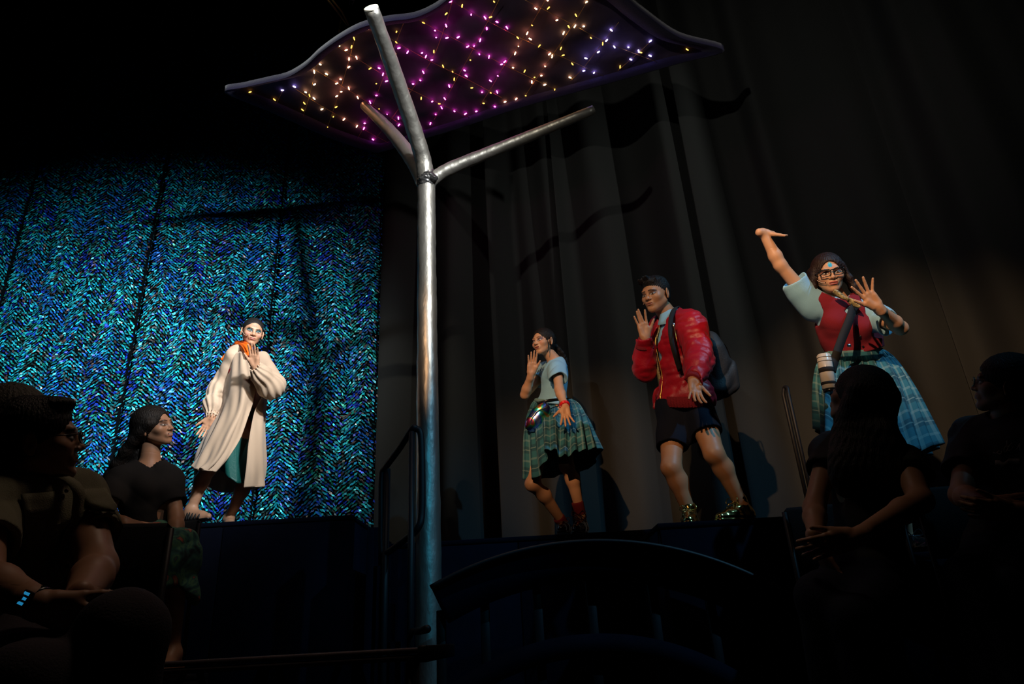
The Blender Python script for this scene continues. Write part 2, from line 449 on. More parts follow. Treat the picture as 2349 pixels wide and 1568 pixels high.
# ------------------------------------------------------------------ anatomy
class Head:
    """c = centre between the ears; axes rows: x person's right, y forward, z up. Scale 1 = 0.235 m tall head."""
    def __init__(s, c, fwd, up, sc=1.0, male=False):
        s.c = np.asarray(c, float); y = nz(fwd); x = nz(np.cross(y, up)); z = np.cross(x, y)
        s.A = np.stack([x, y, z]); s.sc = sc; s.male = male
    def w(s, p): return s.c + (np.asarray(p, float) * s.sc) @ s.A
    def l(s, Q): return ((np.asarray(Q) - s.c) @ s.A.T) / s.sc
    def prims(s, S, mouth_open=0.0, ears=True, smile=0.0):
        w = s.w; k = s.sc; A = s.A; m = s.male
        E_ = lambda p, r: ell(w(p), np.array(r) * k, A)
        C_ = lambda a, b, r1, r2=None: cap(w(a), w(b), r1 * k, None if r2 is None else r2 * k)
        S.u(E_((0, -.018, .036), (.075, .093, .082)), .02)
        S.u(E_((0, .022, -.020), (.067 if m else .061, .066, .082)), .03)
        S.u(C_((0, .056, -.082), (0, .064, -.090), .022 if m else .0165), .022)
        for q in (-1, 1):
            S.u(C_((q * (.053 if m else .048), -.002, -.048), (q * .015, .055, -.086), .019 if m else .013), .022)
            S.u(E_((q * .043, .053, -.022), (.021, .021, .018)), .022)
        S.u(C_((-.032, .078, .022), (.032, .078, .022), .011 if m else .008), .018)
        for q in (-1, 1): S.sub(E_((q * .032, .098, -.001), (.0185, .018, .0125)), .010)
        for q in (-1, 1):
            S.u(E_((q * .031, .0705, -.001), (.0155, .0145, .0115)), .003)
        S.u(C_((0, .081, .010), (0, .0955, -.023), .0070, .0095), .012)
        S.u(E_((0, .0985, -.0275), (.0115, .0105, .009)), .008)
        for q in (-1, 1): S.u(E_((q * .0140, .0900, -.0300), (.0082, .0085, .0065)), .005)
        for q in (-1, 1): S.sub(E_((q * .0070, .0970, -.0380), (.0038, .005, .0035)), .002)
        z = -.057
        S.u(E_((0, .077, z), (.027, .0130, .018)), .014)
        S.u(E_((0, .0865, z + .0050), (.0215, .0068, .0052)), .004)
        S.u(E_((0, .0860, z - .0072 - mouth_open), (.0180, .0070, .0060)), .004)
        S.sub(C_((-.019, .091, z - .001 + smile), (0, .095, z - .001), .0022 + mouth_open), .003)
        S.sub(C_((.019, .091, z - .001 + smile), (0, .095, z - .001), .0022 + mouth_open), .003)
        S.sub(C_((-.012, .090, z - .020), (.012, .090, z - .020), .006), .010)
        if ears:
            for q in (-1, 1):
                ax = np.stack([nz(A[0] - q * A[1] * .35), nz(A[1] + q * A[0] * .35), A[2]])
                S.u(ell(w((q * .080, -.012, -.006)), np.array([.008, .019, .031]) * k, ax), .006)
                S.sub(ell(w((q * .090, -.008, -.004)), np.array([.007, .011, .020]) * k, ax), .004)
                S.u(ell(w((q * .079, -.008, -.031)), np.array([.0065, .009, .010]) * k, ax), .004)
    def fine(s, h=.0023): return (s.w((0, .008, .0)), np.array([.135, .135, .145]) * s.sc, h)

def seg2(p, a, b):
    a = np.array(a); b = np.array(b); ab = b - a
    h = np.clip(((p - a) @ ab) / (ab @ ab), 0, 1); return np.linalg.norm(p - a - h[:, None] * ab, axis=1)
def face_colour(Q, H, skin, o):
    """paint lips, brows, eyes and make-up on the head's vertices (colours of the face itself; shade in mouth and nostrils is painted too)"""
    L = H.l(Q); C = np.tile(np.array(skin, np.float32), (len(Q), 1))
    x, y, z = L[:, 0], L[:, 1], L[:, 2]; near = (np.abs(x) < .12) & (np.abs(y) < .14) & (np.abs(z) < .15)
    front = near & (y > .045); p = np.stack([x, z], 1)
    def blend(m, c, a=1.0):
        m = np.clip(m * a, 0, 1)[:, None]; C[:] = C * (1 - m) + np.array(c) * m
    sm = lambda d, w: np.clip(0.5 - d / w, 0, 1)
    for q in (-1, 1):
        if o.get('blush'): blend(front * np.clip(1 - np.hypot(x - q * .042, (z + .022)) / .022, 0, 1), o['blush'], .6)
    sh = o.get('shadow')
    tilt = o.get('eye_tilt', .12); ez = -.001
    for q in (-1, 1):
        ex = q * .031; u = (x - ex); v = z - ez - tilt * u * q
        e = np.hypot(u / .0155, v / o.get('eye_open', .0062)) - 1
        if sh is not None: blend(front * sm(np.hypot((u - q * .002) / .022, (v - .006) / .0125) - 1, .5), sh)
        blend(front * sm(np.hypot(u / .0185, (v - .0008) / (o.get('eye_open', .0062) + .0030)) - 1, .25) , o.get('liner', (.02, .012, .01)), o.get('liner_a', .85))
        blend(front * sm(e, .2), (.52, .48, .45))
        g = o.get('gaze', (0, 0)); ir = np.hypot(u - g[0], v - g[1])
        blend(front * (e < 0) * sm(ir - .0056, .002), (.035, .018, .01))
        blend(front * (e < .05) * sm(v - (-.0), .001) * (v > o.get('eye_open', .0062) * .62), (.03, .02, .015), .8)
        bz = o.get('brow_z', .019); inn = o.get('brow_in', 0.0)
        d = np.minimum(seg2(p, (q * .013, bz + inn), (q * .034, bz + .006)), seg2(p, (q * .034, bz + .006), (q * .050, bz - .001)))
        blend(front * sm(d - o.get('brow_w', .0032), .002), o.get('brow', (.03, .02, .015)), o.get('brow_a', .9))
    lz = -.057
    d = np.maximum(np.hypot(x / (.0215), (z - lz + .0015) / .0105) - 1, 0) + np.where(np.abs(x) < .006, np.maximum(z - (lz + .0075 - .002 * (1 - np.abs(x) / .006)), 0) * 60, 0)
    blend(front * (y > .07) * sm(d - .05, .25), o.get('lips', (.45, .12, .10)), .9)
    mo = o.get('mouth_open', 0)
    blend(front * (y > .06) * sm(np.abs(z - lz + .001 - o.get('smile', 0) * np.abs(x) / .019) - (.0012 + mo), .0018) * (np.abs(x) < .021), (.05, .012, .012), .9)  # darkness between the lips put into the colour
    if o.get('teeth'): blend(front * (y > .06) * sm(np.abs(z - lz - .000 - o.get('smile', 0) * np.abs(x) / .019) - .0022, .0015) * (np.abs(x) < .015), (.7, .66, .6))
    for q in (-1, 1): blend(front * sm(np.hypot(x - q * .0065, (z + .0385)) - .0034, .002) * (y > .085), (.08, .03, .02), .9)  # nostril shade put into the colour
    if o.get('scalp') is not None:
        hl = o.get('hairline', .070); f = near & ((z > hl - np.maximum(y - .03, 0) * .0) & (y < .2) | ((y < -.0) & (z > -.045 - y * .2)) | ((y < .03) & (z > .02)))
        f &= ~((np.abs(x) > .079) & (z < .03)); blend(f.astype(float), o['scalp'])
    for fn in o.get('marks', ()): fn(blend, x, y, z, front, sm)
    return C

HANDS = {}
def hand(S, Wp, D, N, X, sc=1.0, curl=(0.25, 0.25, 0.3, 0.35), spread=(8, 0, -8, -16), thumb=(0.65, .3), palm_r=.0125):
    """Wp wrist, D wrist->fingers, N palm faces, X thumb side. Five separate tapering fingers."""
    D = nz(D); X = nz(X - D * (X @ D)); Nn = np.cross(D, X); N = Nn if Nn @ N > 0 else -Nn
    kn = [(.026, .086), (.009, .089), (-.009, .085), (-.025, .077)]
    ln = [(.042, .025, .019), (.046, .029, .020), (.042, .027, .019), (.033, .020, .017)]
    S.u(cap(Wp - D * .03, Wp + D * .012, .024 * sc, .0235 * sc), .02)
    for a, b in kn: S.u(cap(Wp + (D * .014 + X * a * .55) * sc, Wp + (D * b + X * a) * sc, .014 * sc, .0105 * sc), .012)
    S.u(cap(Wp + (D * .02 + X * .018 + N * .006) * sc, Wp + (D * .058 + X * .026 + N * .006) * sc, .0145 * sc, .0115 * sc), .014)
    S.u(cap(Wp + (D * .02 - X * .018 + N * .005) * sc, Wp + (D * .06 - X * .023 + N * .004) * sc, .0135 * sc, .010 * sc), .014)
    for i in range(4):
        p = Wp + (D * kn[i][1] + X * kn[i][0]) * sc; a = math.radians(spread[i]); d = D * math.cos(a) + X * math.sin(a); c = 0
        r = (.0088, .0080, .0072, .0062) if i < 3 else (.0078, .0070, .0063, .0055)
        for j in range(3):
            c += curl[i] * (0.5, 1.0, .7)[j]; dd = d * math.cos(c) + N * math.sin(c); q = p + dd * ln[i][j] * sc
            S.u(cap(p, q, r[j] * sc, r[j + 1] * sc), .006 if j == 0 else .0025); p = q
    a, c = thumb
    p = Wp + (D * .022 + X * .020) * sc; d = D * math.cos(a) + X * math.sin(a)
    for j, (l_, r1, r2) in enumerate(((.042, .0155, .0115), (.032, .0105, .0090), (.025, .0092, .0068))):
        dd = nz(d + N * c * (1.0, .7, .9)[j] + D * (0, .15, .25)[j]); q = p + dd * l_ * sc
        S.u(cap(p, q, r1 * sc, r2 * sc), (.012, .004, .003)[j]); p = q
    return (Wp + D * .083 * sc, np.array([.118] * 3) * sc, .0026)

class Body:
    """joint positions in the hall; fem = slimmer build"""
    def __init__(s, J, g=1.0):
        s.J = J; s.g = g; s.up = nz(J['neck'] - J['pelvis'])
        s.x = nz(J['shL'] - J['shR']); s.fwd = nz(np.cross(s.x, s.up)); s.fwd = nz(s.fwd)
        s.hx = nz(J['hipL'] - J['hipR']); s.hf = nz(np.cross(s.hx, s.up))
    def torso(s, S, o=0.0, k=.04, bust=0.0, pel=1.0):
        J, g = s.J, s.g; A = np.stack([nz(np.cross(s.fwd, s.up)), s.fwd, s.up]); L = np.linalg.norm(J['neck'] - J['pelvis'])
        B_ = np.stack([nz(np.cross(s.hf, s.up)), s.hf, s.up])
        c = J['pelvis'] + s.up * L * .66
        S.u(ell(c, (.148 * g + o, .100 * g + o, .175 * g + o), A), k)
        S.u(ell(J['pelvis'] + s.up * L * .34, (.122 * g + o, .088 * g + o, .14 * g + o), A), k)
        S.u(ell(J['pelvis'] + s.up * .0, (.160 * g * pel + o, .112 * g * pel + o, .125 * g * pel + o), B_), k)
        S.u(cap(J['shL'], J['shR'], .050 * g + o), k)
        for q in ('shL', 'shR'): S.u(cap(J['neck'] - s.up * .01, J['neck'] * .35 + J[q] * .65, .042 * g + o, .040 * g + o), k)
        if bust:
            for q in (-1, 1): S.u(ell(c + s.up * .01 + s.fwd * .075 * g + s.x * q * .062 * g, (.052 + o, .048 * bust + o, .052 + o), A), .03)
    def arm(s, S, q, o=0.0, r=(.047, .040, .034, .025), k=.02, upto=1.0, fore=True):
        J, g = s.J, s.g; a, b, c = J['sh' + q], J['el' + q], J['wr' + q]
        S.u(cap(a, a + (b - a) * upto, r[0] * g + o, (r[0] + (r[1] - r[0]) * upto) * g + o), k)
        if fore:
            m = b + (c - b) * .28
            S.u(cap(b, m, r[1] * g + o, (r[1] + .001) * g + o), k); S.u(cap(m, c, (r[1] + .001) * g + o, r[3] * g + o), k)
    def leg(s, S, q, o=0.0, k=.03, lower=True, upto=1.0):
        J, g = s.J, s.g; a, b, c = J['hip' + q], J['kn' + q], J['an' + q]
        S.u(cap(a, a + (b - a) * upto, .088 * g + o, (.088 + (.054 - .088) * upto) * g + o), k)
        if lower:
            t = nz(c - b); back = -s.hf - t * (-s.hf @ t); back = nz(back)
            m = b + (c - b) * .30 + back * .018
            S.u(cap(b, m, .049 * g + o, .053 * g + o), k); S.u(cap(m, c, .052 * g + o, .032 * g + o), k)
            S.u(ell(b + nz(s.hf) * .016, (.038 * g + o,) * 3), .03)
            S.u(cap(c, c - t * .01, .034 * g + o), .02)
def foot(S, an, heel, ball, toe, w=.034, o=0.0):
    S.u(cap(an, heel, .033 + o, .030 + o), .02); S.u(cap(an, ball, .032 + o, .026 + o), .03)
    S.u(cap(heel, ball, .029 + o, w + o), .03); S.u(cap(ball, toe, w + o, .020 + o), .02)

def ring_skirt(name, top_c, top_r, top_ax, hem, m, parent, n=160, rows=44, pleats=18, amp=.022, bulge=.03, seed=1, mids=None, waist=None, sharp=1.0):
    """flared cloth from an elliptical waist to hem control points (given image-left, front, image-right, back)"""
    ax, ay = top_ax; th = np.linspace(0, 2 * PI, n, endpoint=False)
    top = top_c + np.outer(-np.cos(th), ax * top_r[0]) + np.outer(-np.sin(th), ay * top_r[1])
    bot = catmull(hem, n, closed=True); t = np.linspace(0, 1, rows)[:, None, None]
    mid = (top + bot) / 2
    out = mid - mid.mean(0); out /= np.linalg.norm(out, axis=1, keepdims=True)
    G = top[None] * (1 - t) + bot[None] * t + out[None] * (np.sin(np.clip(t, 0, 1) ** .55 * PI) * bulge)
    r = np.random.RandomState(seed); ph = np.cumsum(r.rand(n) * .0) ; tt = t[..., 0]
    w = np.sin(pleats * th[None] + .5 * np.sin(3 * th[None] + seed) + .25 * np.sin(5 * tt + seed)); w = np.sign(w) * np.abs(w) ** sharp
    w2 = np.sin(pleats * .37 * th[None] + 2 * tt + seed)
    fold = (w * amp * (0.12 + tt ** 1.1) + w2 * amp * .8 * tt ** 1.5)
    fold = fold + 0.0015 * np.sin(60 * th[None] + 9 * tt)
    u = np.tile(th[None] / (2 * PI) * (np.linalg.norm(np.diff(bot, axis=0), axis=1).sum()), (rows, 1)); v = tt * np.linalg.norm((top - bot).mean(0)) * np.ones((1, n))
    # UVs from arc length so that tartan squares stay square near the hem
    return sheet(name, G, m, parent, closed=True, thick=.004, fold=fold, uvs=(u, v))

def front_point(S, B, J, u, v, lift=0.0, reach=.36):
    """point on the front of garment S: u towards the wearer's left, v above the pelvis"""
    q = J['pelvis'] + B.up * v + B.x * u + B.fwd * reach
    for _ in range(50):
        d = float(S(np.array([q], np.float32), .3)[0])
        if d < .001: break
        q = q - B.fwd * min(d, .02) * .9
    return q + B.fwd * lift

# ------------------------------------------------------------------ shared materials
M_skin = mat('skin', vcol=True, rough=.48, spec=.45, sub=.06)
M_hair = mat('black_hair', (.010, .008, .007), rough=.55, spec=.3, bump=.6, bscale=220, stretch=(1, 1, .15))
M_hairb = mat('brown_hair', (.020, .009, .007), rough=.5, spec=.35, bump=.6, bscale=200, stretch=(1, 1, .15))
M_black = mat('black_cloth', (.012, .012, .013), rough=.85, var=.2)
M_blackgloss = mat('black_plastic', (.01, .01, .011), rough=.25)
M_shirtblue = mat('light_blue_cotton', (.28, .56, .74), rough=.8, bump=.25, bscale=300, sheen=.1)
M_plaid = plaid('teal_tartan', (.024, .155, .20), (.006, .038, .065), (.26, .40, .38), 7.0)
M_mic = mat('flesh_plastic', (.75, .55, .42), rough=.4)
M_steel = mat('nickel', (.7, .7, .68), rough=.25, metal=1)
M_brass = mat('brass_zip', (.8, .5, .12), rough=.3, metal=1)
M_gold = mat('gold_patent', (.75, .60, .22), rough=.16, metal=1, bump=.10, bscale=14)
M_red = mat('red_nylon', (.40, .003, .018), rough=.46, sheen=.05, bump=.45, bscale=26, var=.15, vscale=9)
M_redknit = mat('red_rib_knit', (.22, .006, .016), rough=.9, bump=.5, bscale=150)
M_maroon = mat('maroon_wool', (.20, .006, .018), rough=.92, bump=.2, bscale=260)
M_tie = mat('gold_black_brocade', (.34, .27, .12), rough=.6, var=.9, vscale=90, metal=.0)
M_navy = mat('navy_twill', (.006, .009, .020), rough=.85, spec=.2, bump=.2, bscale=200)
M_cream = mat('cream_georgette', (.56, .41, .29), rough=.75, bump=.12, bscale=400, alpha=.93, sheen=.2)
M_teal = mat('teal_satin', (.005, .085, .075), rough=.5, bump=.2, bscale=60)
M_redtop = mat('crimson_jersey', (.42, .01, .02), rough=.7)
M_orange = mat('orange_silk', (.90, .13, .006), rough=.5, bump=.2, bscale=40)

def J_(**k): return {a: (P(*v) if len(v) == 3 else np.array(v[:3])) for a, v in k.items()}
def headset(par, H, side, mouth=(.030, .088, -.052), name='headset_microphone'):
    """thin flesh-coloured boom along the cheek; side = +1 person's right"""
    b = MB(); pts = [H.w((side * .078, -.004, -.002)), H.w((side * .0725, .030, -.022)), H.w((side * .058, .062, -.042)), H.w((side * mouth[0], mouth[1] - .002, mouth[2]))]
    b.tube(catmull(pts, 14), .0013, 6); o = b.build('microphone_boom', M_mic, par)
    c = MB(); c.ball(H.w((side * mouth[0], mouth[1] - .001, mouth[2])), .0032, 8); c.build('microphone_tip', M_blackgloss, o)
def strip(mb, pts, nrm, w, t=.003, n=30):
    """flat band following pts, nrm = facing normals per control point"""
    p = catmull(pts, n); N = catmull(nrm, n); T = np.gradient(p, axis=0)
    Sx = np.cross(T, N); Sx /= np.linalg.norm(Sx, axis=1, keepdims=True); Nn = np.cross(Sx, T); Nn /= np.linalg.norm(Nn, axis=1, keepdims=True)
    V = np.stack([p - Sx * w / 2 - Nn * t / 2, p + Sx * w / 2 - Nn * t / 2, p + Sx * w / 2 + Nn * t / 2, p - Sx * w / 2 + Nn * t / 2], 1).reshape(-1, 3)
    Fq = []
    for i in range(n - 1):
        for j in range(4): Fq.append([i * 4 + j, i * 4 + (j + 1) % 4, (i + 1) * 4 + (j + 1) % 4, (i + 1) * 4 + j])
    Fq += [[0, 3, 2, 1], [n * 4 - 4, n * 4 - 3, n * 4 - 2, n * 4 - 1]]
    mb.add(V, Fq)
def hair_disp(H, freq, amp, vert=True):
    def f(Q):
        L = H.l(Q); ph = np.arctan2(L[:, 0], L[:, 1] + .02) if vert else np.arctan2(L[:, 0], L[:, 2] + .01)
        w = 6 * ph + 1.5 * np.sin(L[:, 2] * 30)
        return (amp * (np.sin(freq * ph + 2 * np.sin(w)) * .6 + .4 * np.sin(freq * 2.3 * ph + 3 * np.sin(L[:, 1] * 40 + L[:, 2] * 50)))).astype(np.float32)
    return f
def hair_cap(H, t=.008, window=(.060, .10, .105), wc=(0, .118, -.032), back=True, low=-.07, k=.006):
    """skull cap of hair with an oval window for the face and cut-outs for the ears"""
    S = Sdf(); kk = H.sc
    S.u(ell(H.w((0, -.020, .036)), np.array([.077 + t, .094 + t, .083 + t]) * kk, H.A), .01)
    if back: S.u(ell(H.w((0, -.045, -.02)), np.array([.062 + t * .6, .055 + t, .07]) * kk, H.A), .02)
    S.sub(ell(H.w(wc), np.array(window) * kk, H.A), k)
    return S
SKIN = dict(a=(.52, .28, .17), b=(.60, .33, .19), c=(.52, .26, .135), d=(.62, .35, .21), e=(.42, .22, .13))
def boot(name, an, heel, toe, m, par, top=.10, ww=.038, sneaker=False, label=None, laces=True, lace_m=None):
    """shoe with upper, rubber sole and crossing laces; an ankle joint, heel/toe on the floor"""
    S = Sdf(); t = nz(toe - heel); L_ = np.linalg.norm(toe - heel); z = np.array([0, 0, 1.]); s_ = nz(np.cross(t, z))
    q = lambda a, c=0, b=0: heel + t * L_ * a + z * c + s_ * b
    S.u(cap(q(.14, .045), q(.55, .040), .038, .040), .02); S.u(cap(q(.55, .038), q(.86, .030), .041, .031), .03)
    S.u(cap(q(.20, .06), an + nz(an - q(.2, .05)) * (top - .08), .040, .043 if sneaker else .042), .035)
    S.u(cap(q(.35, .07), q(.62, .05), .030, .030), .03)
    S.inter(plane(heel + z * .012, -z), .003)
    S.sub(plane(heel - z * 3, z)) if False else None
    a_ = an + nz(an - q(.2, .05)) * (top - .055); S.sub(cap(a_ - nz(an - q(.2, .05)) * .03, a_ + nz(an - q(.2, .05)) * .09, .033), .004)
    S.disp = wrinkle(60, .0018, 5)
    o = sculpt(name, S, m, par, h=.004)
    if label: o['label'] = label
    b = Sdf(); b.u(cap(q(.10, .012), q(.55, .012), .040, .043), .02); b.u(cap(q(.55, .012), q(.88, .012), .044, .034), .02)
    b.inter(plane(heel + z * (.026 if sneaker else .016), z), .002); b.inter(plane(heel, -z), .002)
    sculpt('sole', b, m if sneaker else M_blackgloss, o, h=.004)
    if laces:
        c = MB(); up = nz(an - q(.45, .05))
        for i in range(5):
            a = i / 4; ce = q(.60, .088) * (1 - a) + (an + t * .048 + z * .02) * a
            c.tube(catmull([ce - s_ * .026 - z * .012, ce + up * .004 + t * .004, ce + s_ * .026 - z * .012 + up * .012], 8), .0028, 6)
        ce = an + t * .052 + z * .018
        for q_ in (-1, 1):
            c.tube(catmull([ce, ce + s_ * q_ * .035 + z * .03 + t * .01, ce + s_ * q_ * .045 + t * .02, ce + t * .006], 12), .0026, 6)
            c.tube(catmull([ce, ce + s_ * q_ * .02 + t * .03 - z * .01, ce + s_ * q_ * .035 + t * .04 - z * .04], 8), .0022, 6)
        c.build('laces', lace_m or m, o)
    return o

# ------------------------------------------------------------------ performer: man in the red bomber jacket
def man_in_red():
    J = J_(head=(1504, 676, 3.90), neck=(1540, 735, 3.98), pelvis=(1568, 915, 4.08), shL=(1586, 748, 3.82), shR=(1520, 752, 4.18),
           elL=(1606, 822, 3.74), wrL=(1590, 872, 3.66), elR=(1478, 846, 4.08), wrR=(1480, 775, 3.92),
           hipL=(1600, 930, 4.02), hipR=(1545, 932, 4.12), knL=(1638, 1040, 3.90), knR=(1540, 1072, 3.98), anL=(1702, 1160, 4.02), anR=(1582, 1180, 4.02))
    par = empty('person', P(1640, 1215, 4.0), 'man in a red bomber jacket, navy shorts and gold shoes, one palm raised', 'person', 'performers on stage')
    B = Body(J, 1.06)
    H = Head(J['head'], Dl(J['head'], -.56, .02, -.82), Dl(J['head'], -.36, 1, -.05), 1.02, male=True)
    S = Sdf(); H.prims(S); S.u(cap(H.w((0, -.030, -.062)), J['neck'], .054, .062), .016)
    B.torso(S, -.012)
    for q in 'LR': B.arm(S, q); B.leg(S, q)
    f1 = hand(S, J['wrR'], P(1468, 712, 3.86) - J['wrR'], -FW, Dv(1, .1), 1.0, (.1, .08, .10, .12), (2, -12, -9, -16), (.62, .1))
    f2 = hand(S, J['wrL'], Dv(-.02, -1, -.85), Dv(.0, .5, -1), Dv(1, -.05, .1), 1.0, (.25, .30, .30, .15), (10, 0, -10, -22), (.75, .0))
    for q, tx in (('L', (1650, 1196)), ('R', (1562, 1205))):
        a = J['an' + q]; S.u(cap(a, a - np.array([0, 0, .06]), .034), .02)
    o = dict(lips=(.42, .13, .10), brow=(.02, .013, .01), shadow=(.26, .13, .08), scalp=(.03, .02, .015), hairline=.068, eye_open=.0046, eye_tilt=.05, brow_z=.016,
             brow_in=.005, brow_w=.0042, gaze=(-.003, .001), mouth_open=.0008)
    body = sculpt('body', S, M_skin, par, .0065, [H.fine(), f1, f2], lambda V: face_colour(V, H, SKIN['c'], o))
    # hair: short sides, ruffled top
    S = hair_cap(H, .003, (.066, .10, .093), (0, .125, -.028), low=0, k=.012)
    S.u(ell(H.w((0, .0, .082)), np.array([.070, .088, .038]), H.A), .02)
    r = np.random.RandomState(4)
    for i in range(60):
        a = r.rand() * 1.6 - .8; yy = r.rand() * .13 - .04
        p0 = H.w((a * .058, yy, .098 - .03 * a * a)); p1 = p0 + (H.A[1] * (.010 + .012 * (yy > .05)) + H.A[2] * (.010 + .008 * r.rand()) - H.A[0] * .012 * r.rand() + H.A[0] * a * .010)
        S.u(cap(p0, p1, .008, .003), .010)
    S.sub(ell(H.w((0, .135, -.02)), np.array([.062, .07, .085]), H.A), .004)
    for q in (-1, 1): S.sub(ell(H.w((q * .086, -.006, -.02)), np.array([.02, .026, .036]), H.A), .004)
    S.disp = hair_disp(H, 60, .0016)
    sculpt('hair', S, M_hair, body, .0032)
    headset(par, H, 1, (.052, .080, -.052))
    # shirt with collar
    S = Sdf(); B.torso(S, .006); S.u(cap(J['neck'] - B.up * .02, J['neck'] + B.up * .02, .066), .03)
    S.sub(cap(H.w((0, -.01, -.06)), J['neck'] + B.up * .01, .058, .060), .004); S.sub(plane(J['pelvis'] - B.up * .06, B.up) if False else cap(J['pelvis'] - B.up * .42, J['pelvis'] - B.up * .21, .2), .01)
    S.disp = wrinkle(14, .006, 3)
    sh = sculpt('shirt', S, M_shirtblue, par, .007)
    b = MB(); c = J['neck'] + B.up * .035
    A_ = []
    for i in range(28):
        a = (i / 27 - .5) * 5.6; dirv = -B.fwd * math.cos(a) + B.x * math.sin(a)
        f_ = (1 - math.cos(a)) / 2; A_.append([c + dirv * .064 + B.up * (.040 - .012 * f_), c + dirv * .078 + B.up * (.036 - .01 * f_), c + dirv * (.106 + .018 * f_) - B.up * (.020 + .042 * f_)])
    G = catmull(np.array(A_).transpose(1, 0, 2), 10); sheet('collar', G, M_shirtblue, sh, thick=.004)
    # tie loosened down the front
    b = MB(); fr = [J['neck'] + B.fwd * .085 - B.up * .02 + B.x * 0, J['neck'] + B.fwd * .135 - B.up * .16 - B.x * .02, J['neck'] + B.fwd * .135 - B.up * .30 - B.x * .03, J['neck'] + B.fwd * .125 - B.up * .42 - B.x * .03]
    strip(b, fr, [B.fwd] * 4, .05, .006); b.build('tie', M_tie, par, smooth=False)
    # jacket
    S = Sdf(); B.torso(S, .030, k=.05)
    S.u(cap(J['sh' 'L'] , J['shR'], .075), .04)
    S.sub(cap(J['pelvis'] - B.up * .45, J['pelvis'] - B.up * .225, .24), .02)
    S.sub(cap(H.w((0, -.01, -.02)), J['neck'] + B.up * .03, .072, .086), .01)
    fc = J['neck'] + B.fwd * .2 - B.x * .035
    S.sub(rbox(J['neck'] - B.up * .26 + B.fwd * .14 - B.x * .018, (.036, .13, .40), np.stack([B.x, B.fwd, B.up]), .02), .015)
    for q in 'LR': B.arm(S, q, .024, (.060, .048, .046, .026), k=.03 if q == 'L' else .010)
    for q, dd in (('R', 1), ('L', 1)):
        ax = nz(J['wr' + q] - J['el' + q]); S.sub(cap(J['wr' + q] + ax * .022, J['wr' + q] + ax * .2, .062, .07), .012)
    inn = Sdf(); B.torso(inn, .010, k=.05)
    def disp(Q, a=wrinkle(12, .009, 8), c=wrinkle(38, .0040, 9)): return a(Q) + c(Q)
    S.disp = disp
    jk = sculpt('bomber_jacket', S, M_red, par, .006)
    # ribbed cuffs, hem band
    for q in 'RL':
        ax = nz(J['wr' + q] - J['el' + q]); b = MB(); p0 = J['wr' + q] - ax * .062; ang = np.linspace(0, 1, 10)
        pts = [p0 + ax * t * .062 for t in ang]; b.tube(pts, [.058, .058, .056, .054, .052, .050, .048, .047, .046, .042], 36, jit=.012); b.build('cuff', M_redknit, jk)
    c0 = J['pelvis'] + B.up * .012; rows = []
    for t, g in ((0, .0), (.5, .003), (1, -.004)):
        rr = []
        for i in range(36):
            a = .36 + (i / 35) * (2 * PI - .66)      # opening at the front
            d = B.fwd * math.cos(a) * (.152 + g) + B.x * math.sin(a) * (.204 + g); rr.append(c0 + d - B.x * .0 - B.up * (t * .065 - .02))
        rows.append(rr)
    G = catmull(np.array(rows), 12); G = catmull(G.transpose(1, 0, 2), 240).transpose(1, 0, 2)
    sheet('hem_band', G, M_redknit, jk, thick=.012, fold=.0022 * np.sin(np.arange(240) * 1.35)[None] * np.ones((12, 1)))
    b = MB(); Lt = np.linalg.norm(J['neck'] - J['pelvis']); T_ = Sdf(); B.torso(T_, .034, k=.05); zp = [front_point(T_, B, J, .022, v, .002) for v in np.linspace(Lt - .10, .03, 9)]
    b.tube(catmull(zp, 60), [.0028 + .0010 * (i % 2) for i in range(60)], 6); b.box(zp[-1] - [.006, .004, .02], zp[-1] + [.006, .004, .02], .002)
    b.build('front_zip', M_brass, jk)
    b = MB(); m0 = P(1545.5, 745, 3.74); m1 = P(1553, 783, 3.69)
    b.tube([m0, (m0 + m1) / 2, m1], .0028, 6); zo = b.build('sleeve_pocket_zip', M_brass, jk)
    b = MB(); b.box(m0 - [.006, .005, .013], m0 + [.006, .005, .013], .002); b.build('zip_pull', M_steel, zo)
    # shorts
    S = Sdf(); A2 = np.stack([B.hx, B.hf, B.up]); S.u(ell(J['pelvis'] - B.up * .03, (.172, .124, .125)), .03)
    for q in 'LR':
        a, k_ = J['hip' + q], J['kn' + q]; d = nz(k_ - a); S.u(cap(a, k_ - d * .045, .100, .090), .06)
        S.sub(cap(k_ - d * .02, k_ + d * .2, .15, .16), .004); S.sub(cap(k_ - d * .12, k_ + d * .1, .075), .004)
    S.disp = wrinkle(12, .006, 21)
    sculpt('shorts', S, M_navy, par, .006)
    # shoes
    zf = J['anL'][2] - .10; t = Dv(-1, -.10, -.55); t[2] = 0; t = nz(t); hl = J['anL'] - t * .075; hl[2] = zf
    boot('high_top_shoe', J['anL'], hl, hl + t * .285, M_gold, par, sneaker=True, top=.12)
    zf = J['anR'][2] - .085; t = Dv(-.25, -.1, -1.0); t[2] = 0; t = nz(t); hl = J['anR'] - t * .06; hl[2] = zf
    boot('high_top_shoe', J['anR'], hl, hl + t * .27, M_gold, par, sneaker=True, top=.12)
    # backpack (own thing, worn on the back)
    bp = empty('backpack', P(1650, 915, 4.2), 'black backpack worn by the man in the red jacket', 'backpack')
    S = Sdf(); c = P(1632, 842, 4.16); A = np.stack([nz(np.cross(B.up, -B.fwd)), -B.fwd, B.up])
    S.u(rbox(c - B.up * .02, (.14, .08, .19), A, .07), .02); S.u(rbox(c + B.up * .1, (.11, .06, .12), A, .06), .05); S.u(rbox(c - B.up * .07 + A[1] * .075, (.12, .045, .11), A, .04), .02)
    S.sub(cap(J['shR'] - B.up * .25, J['shL'] - B.up * .25, .1), .02) if False else None
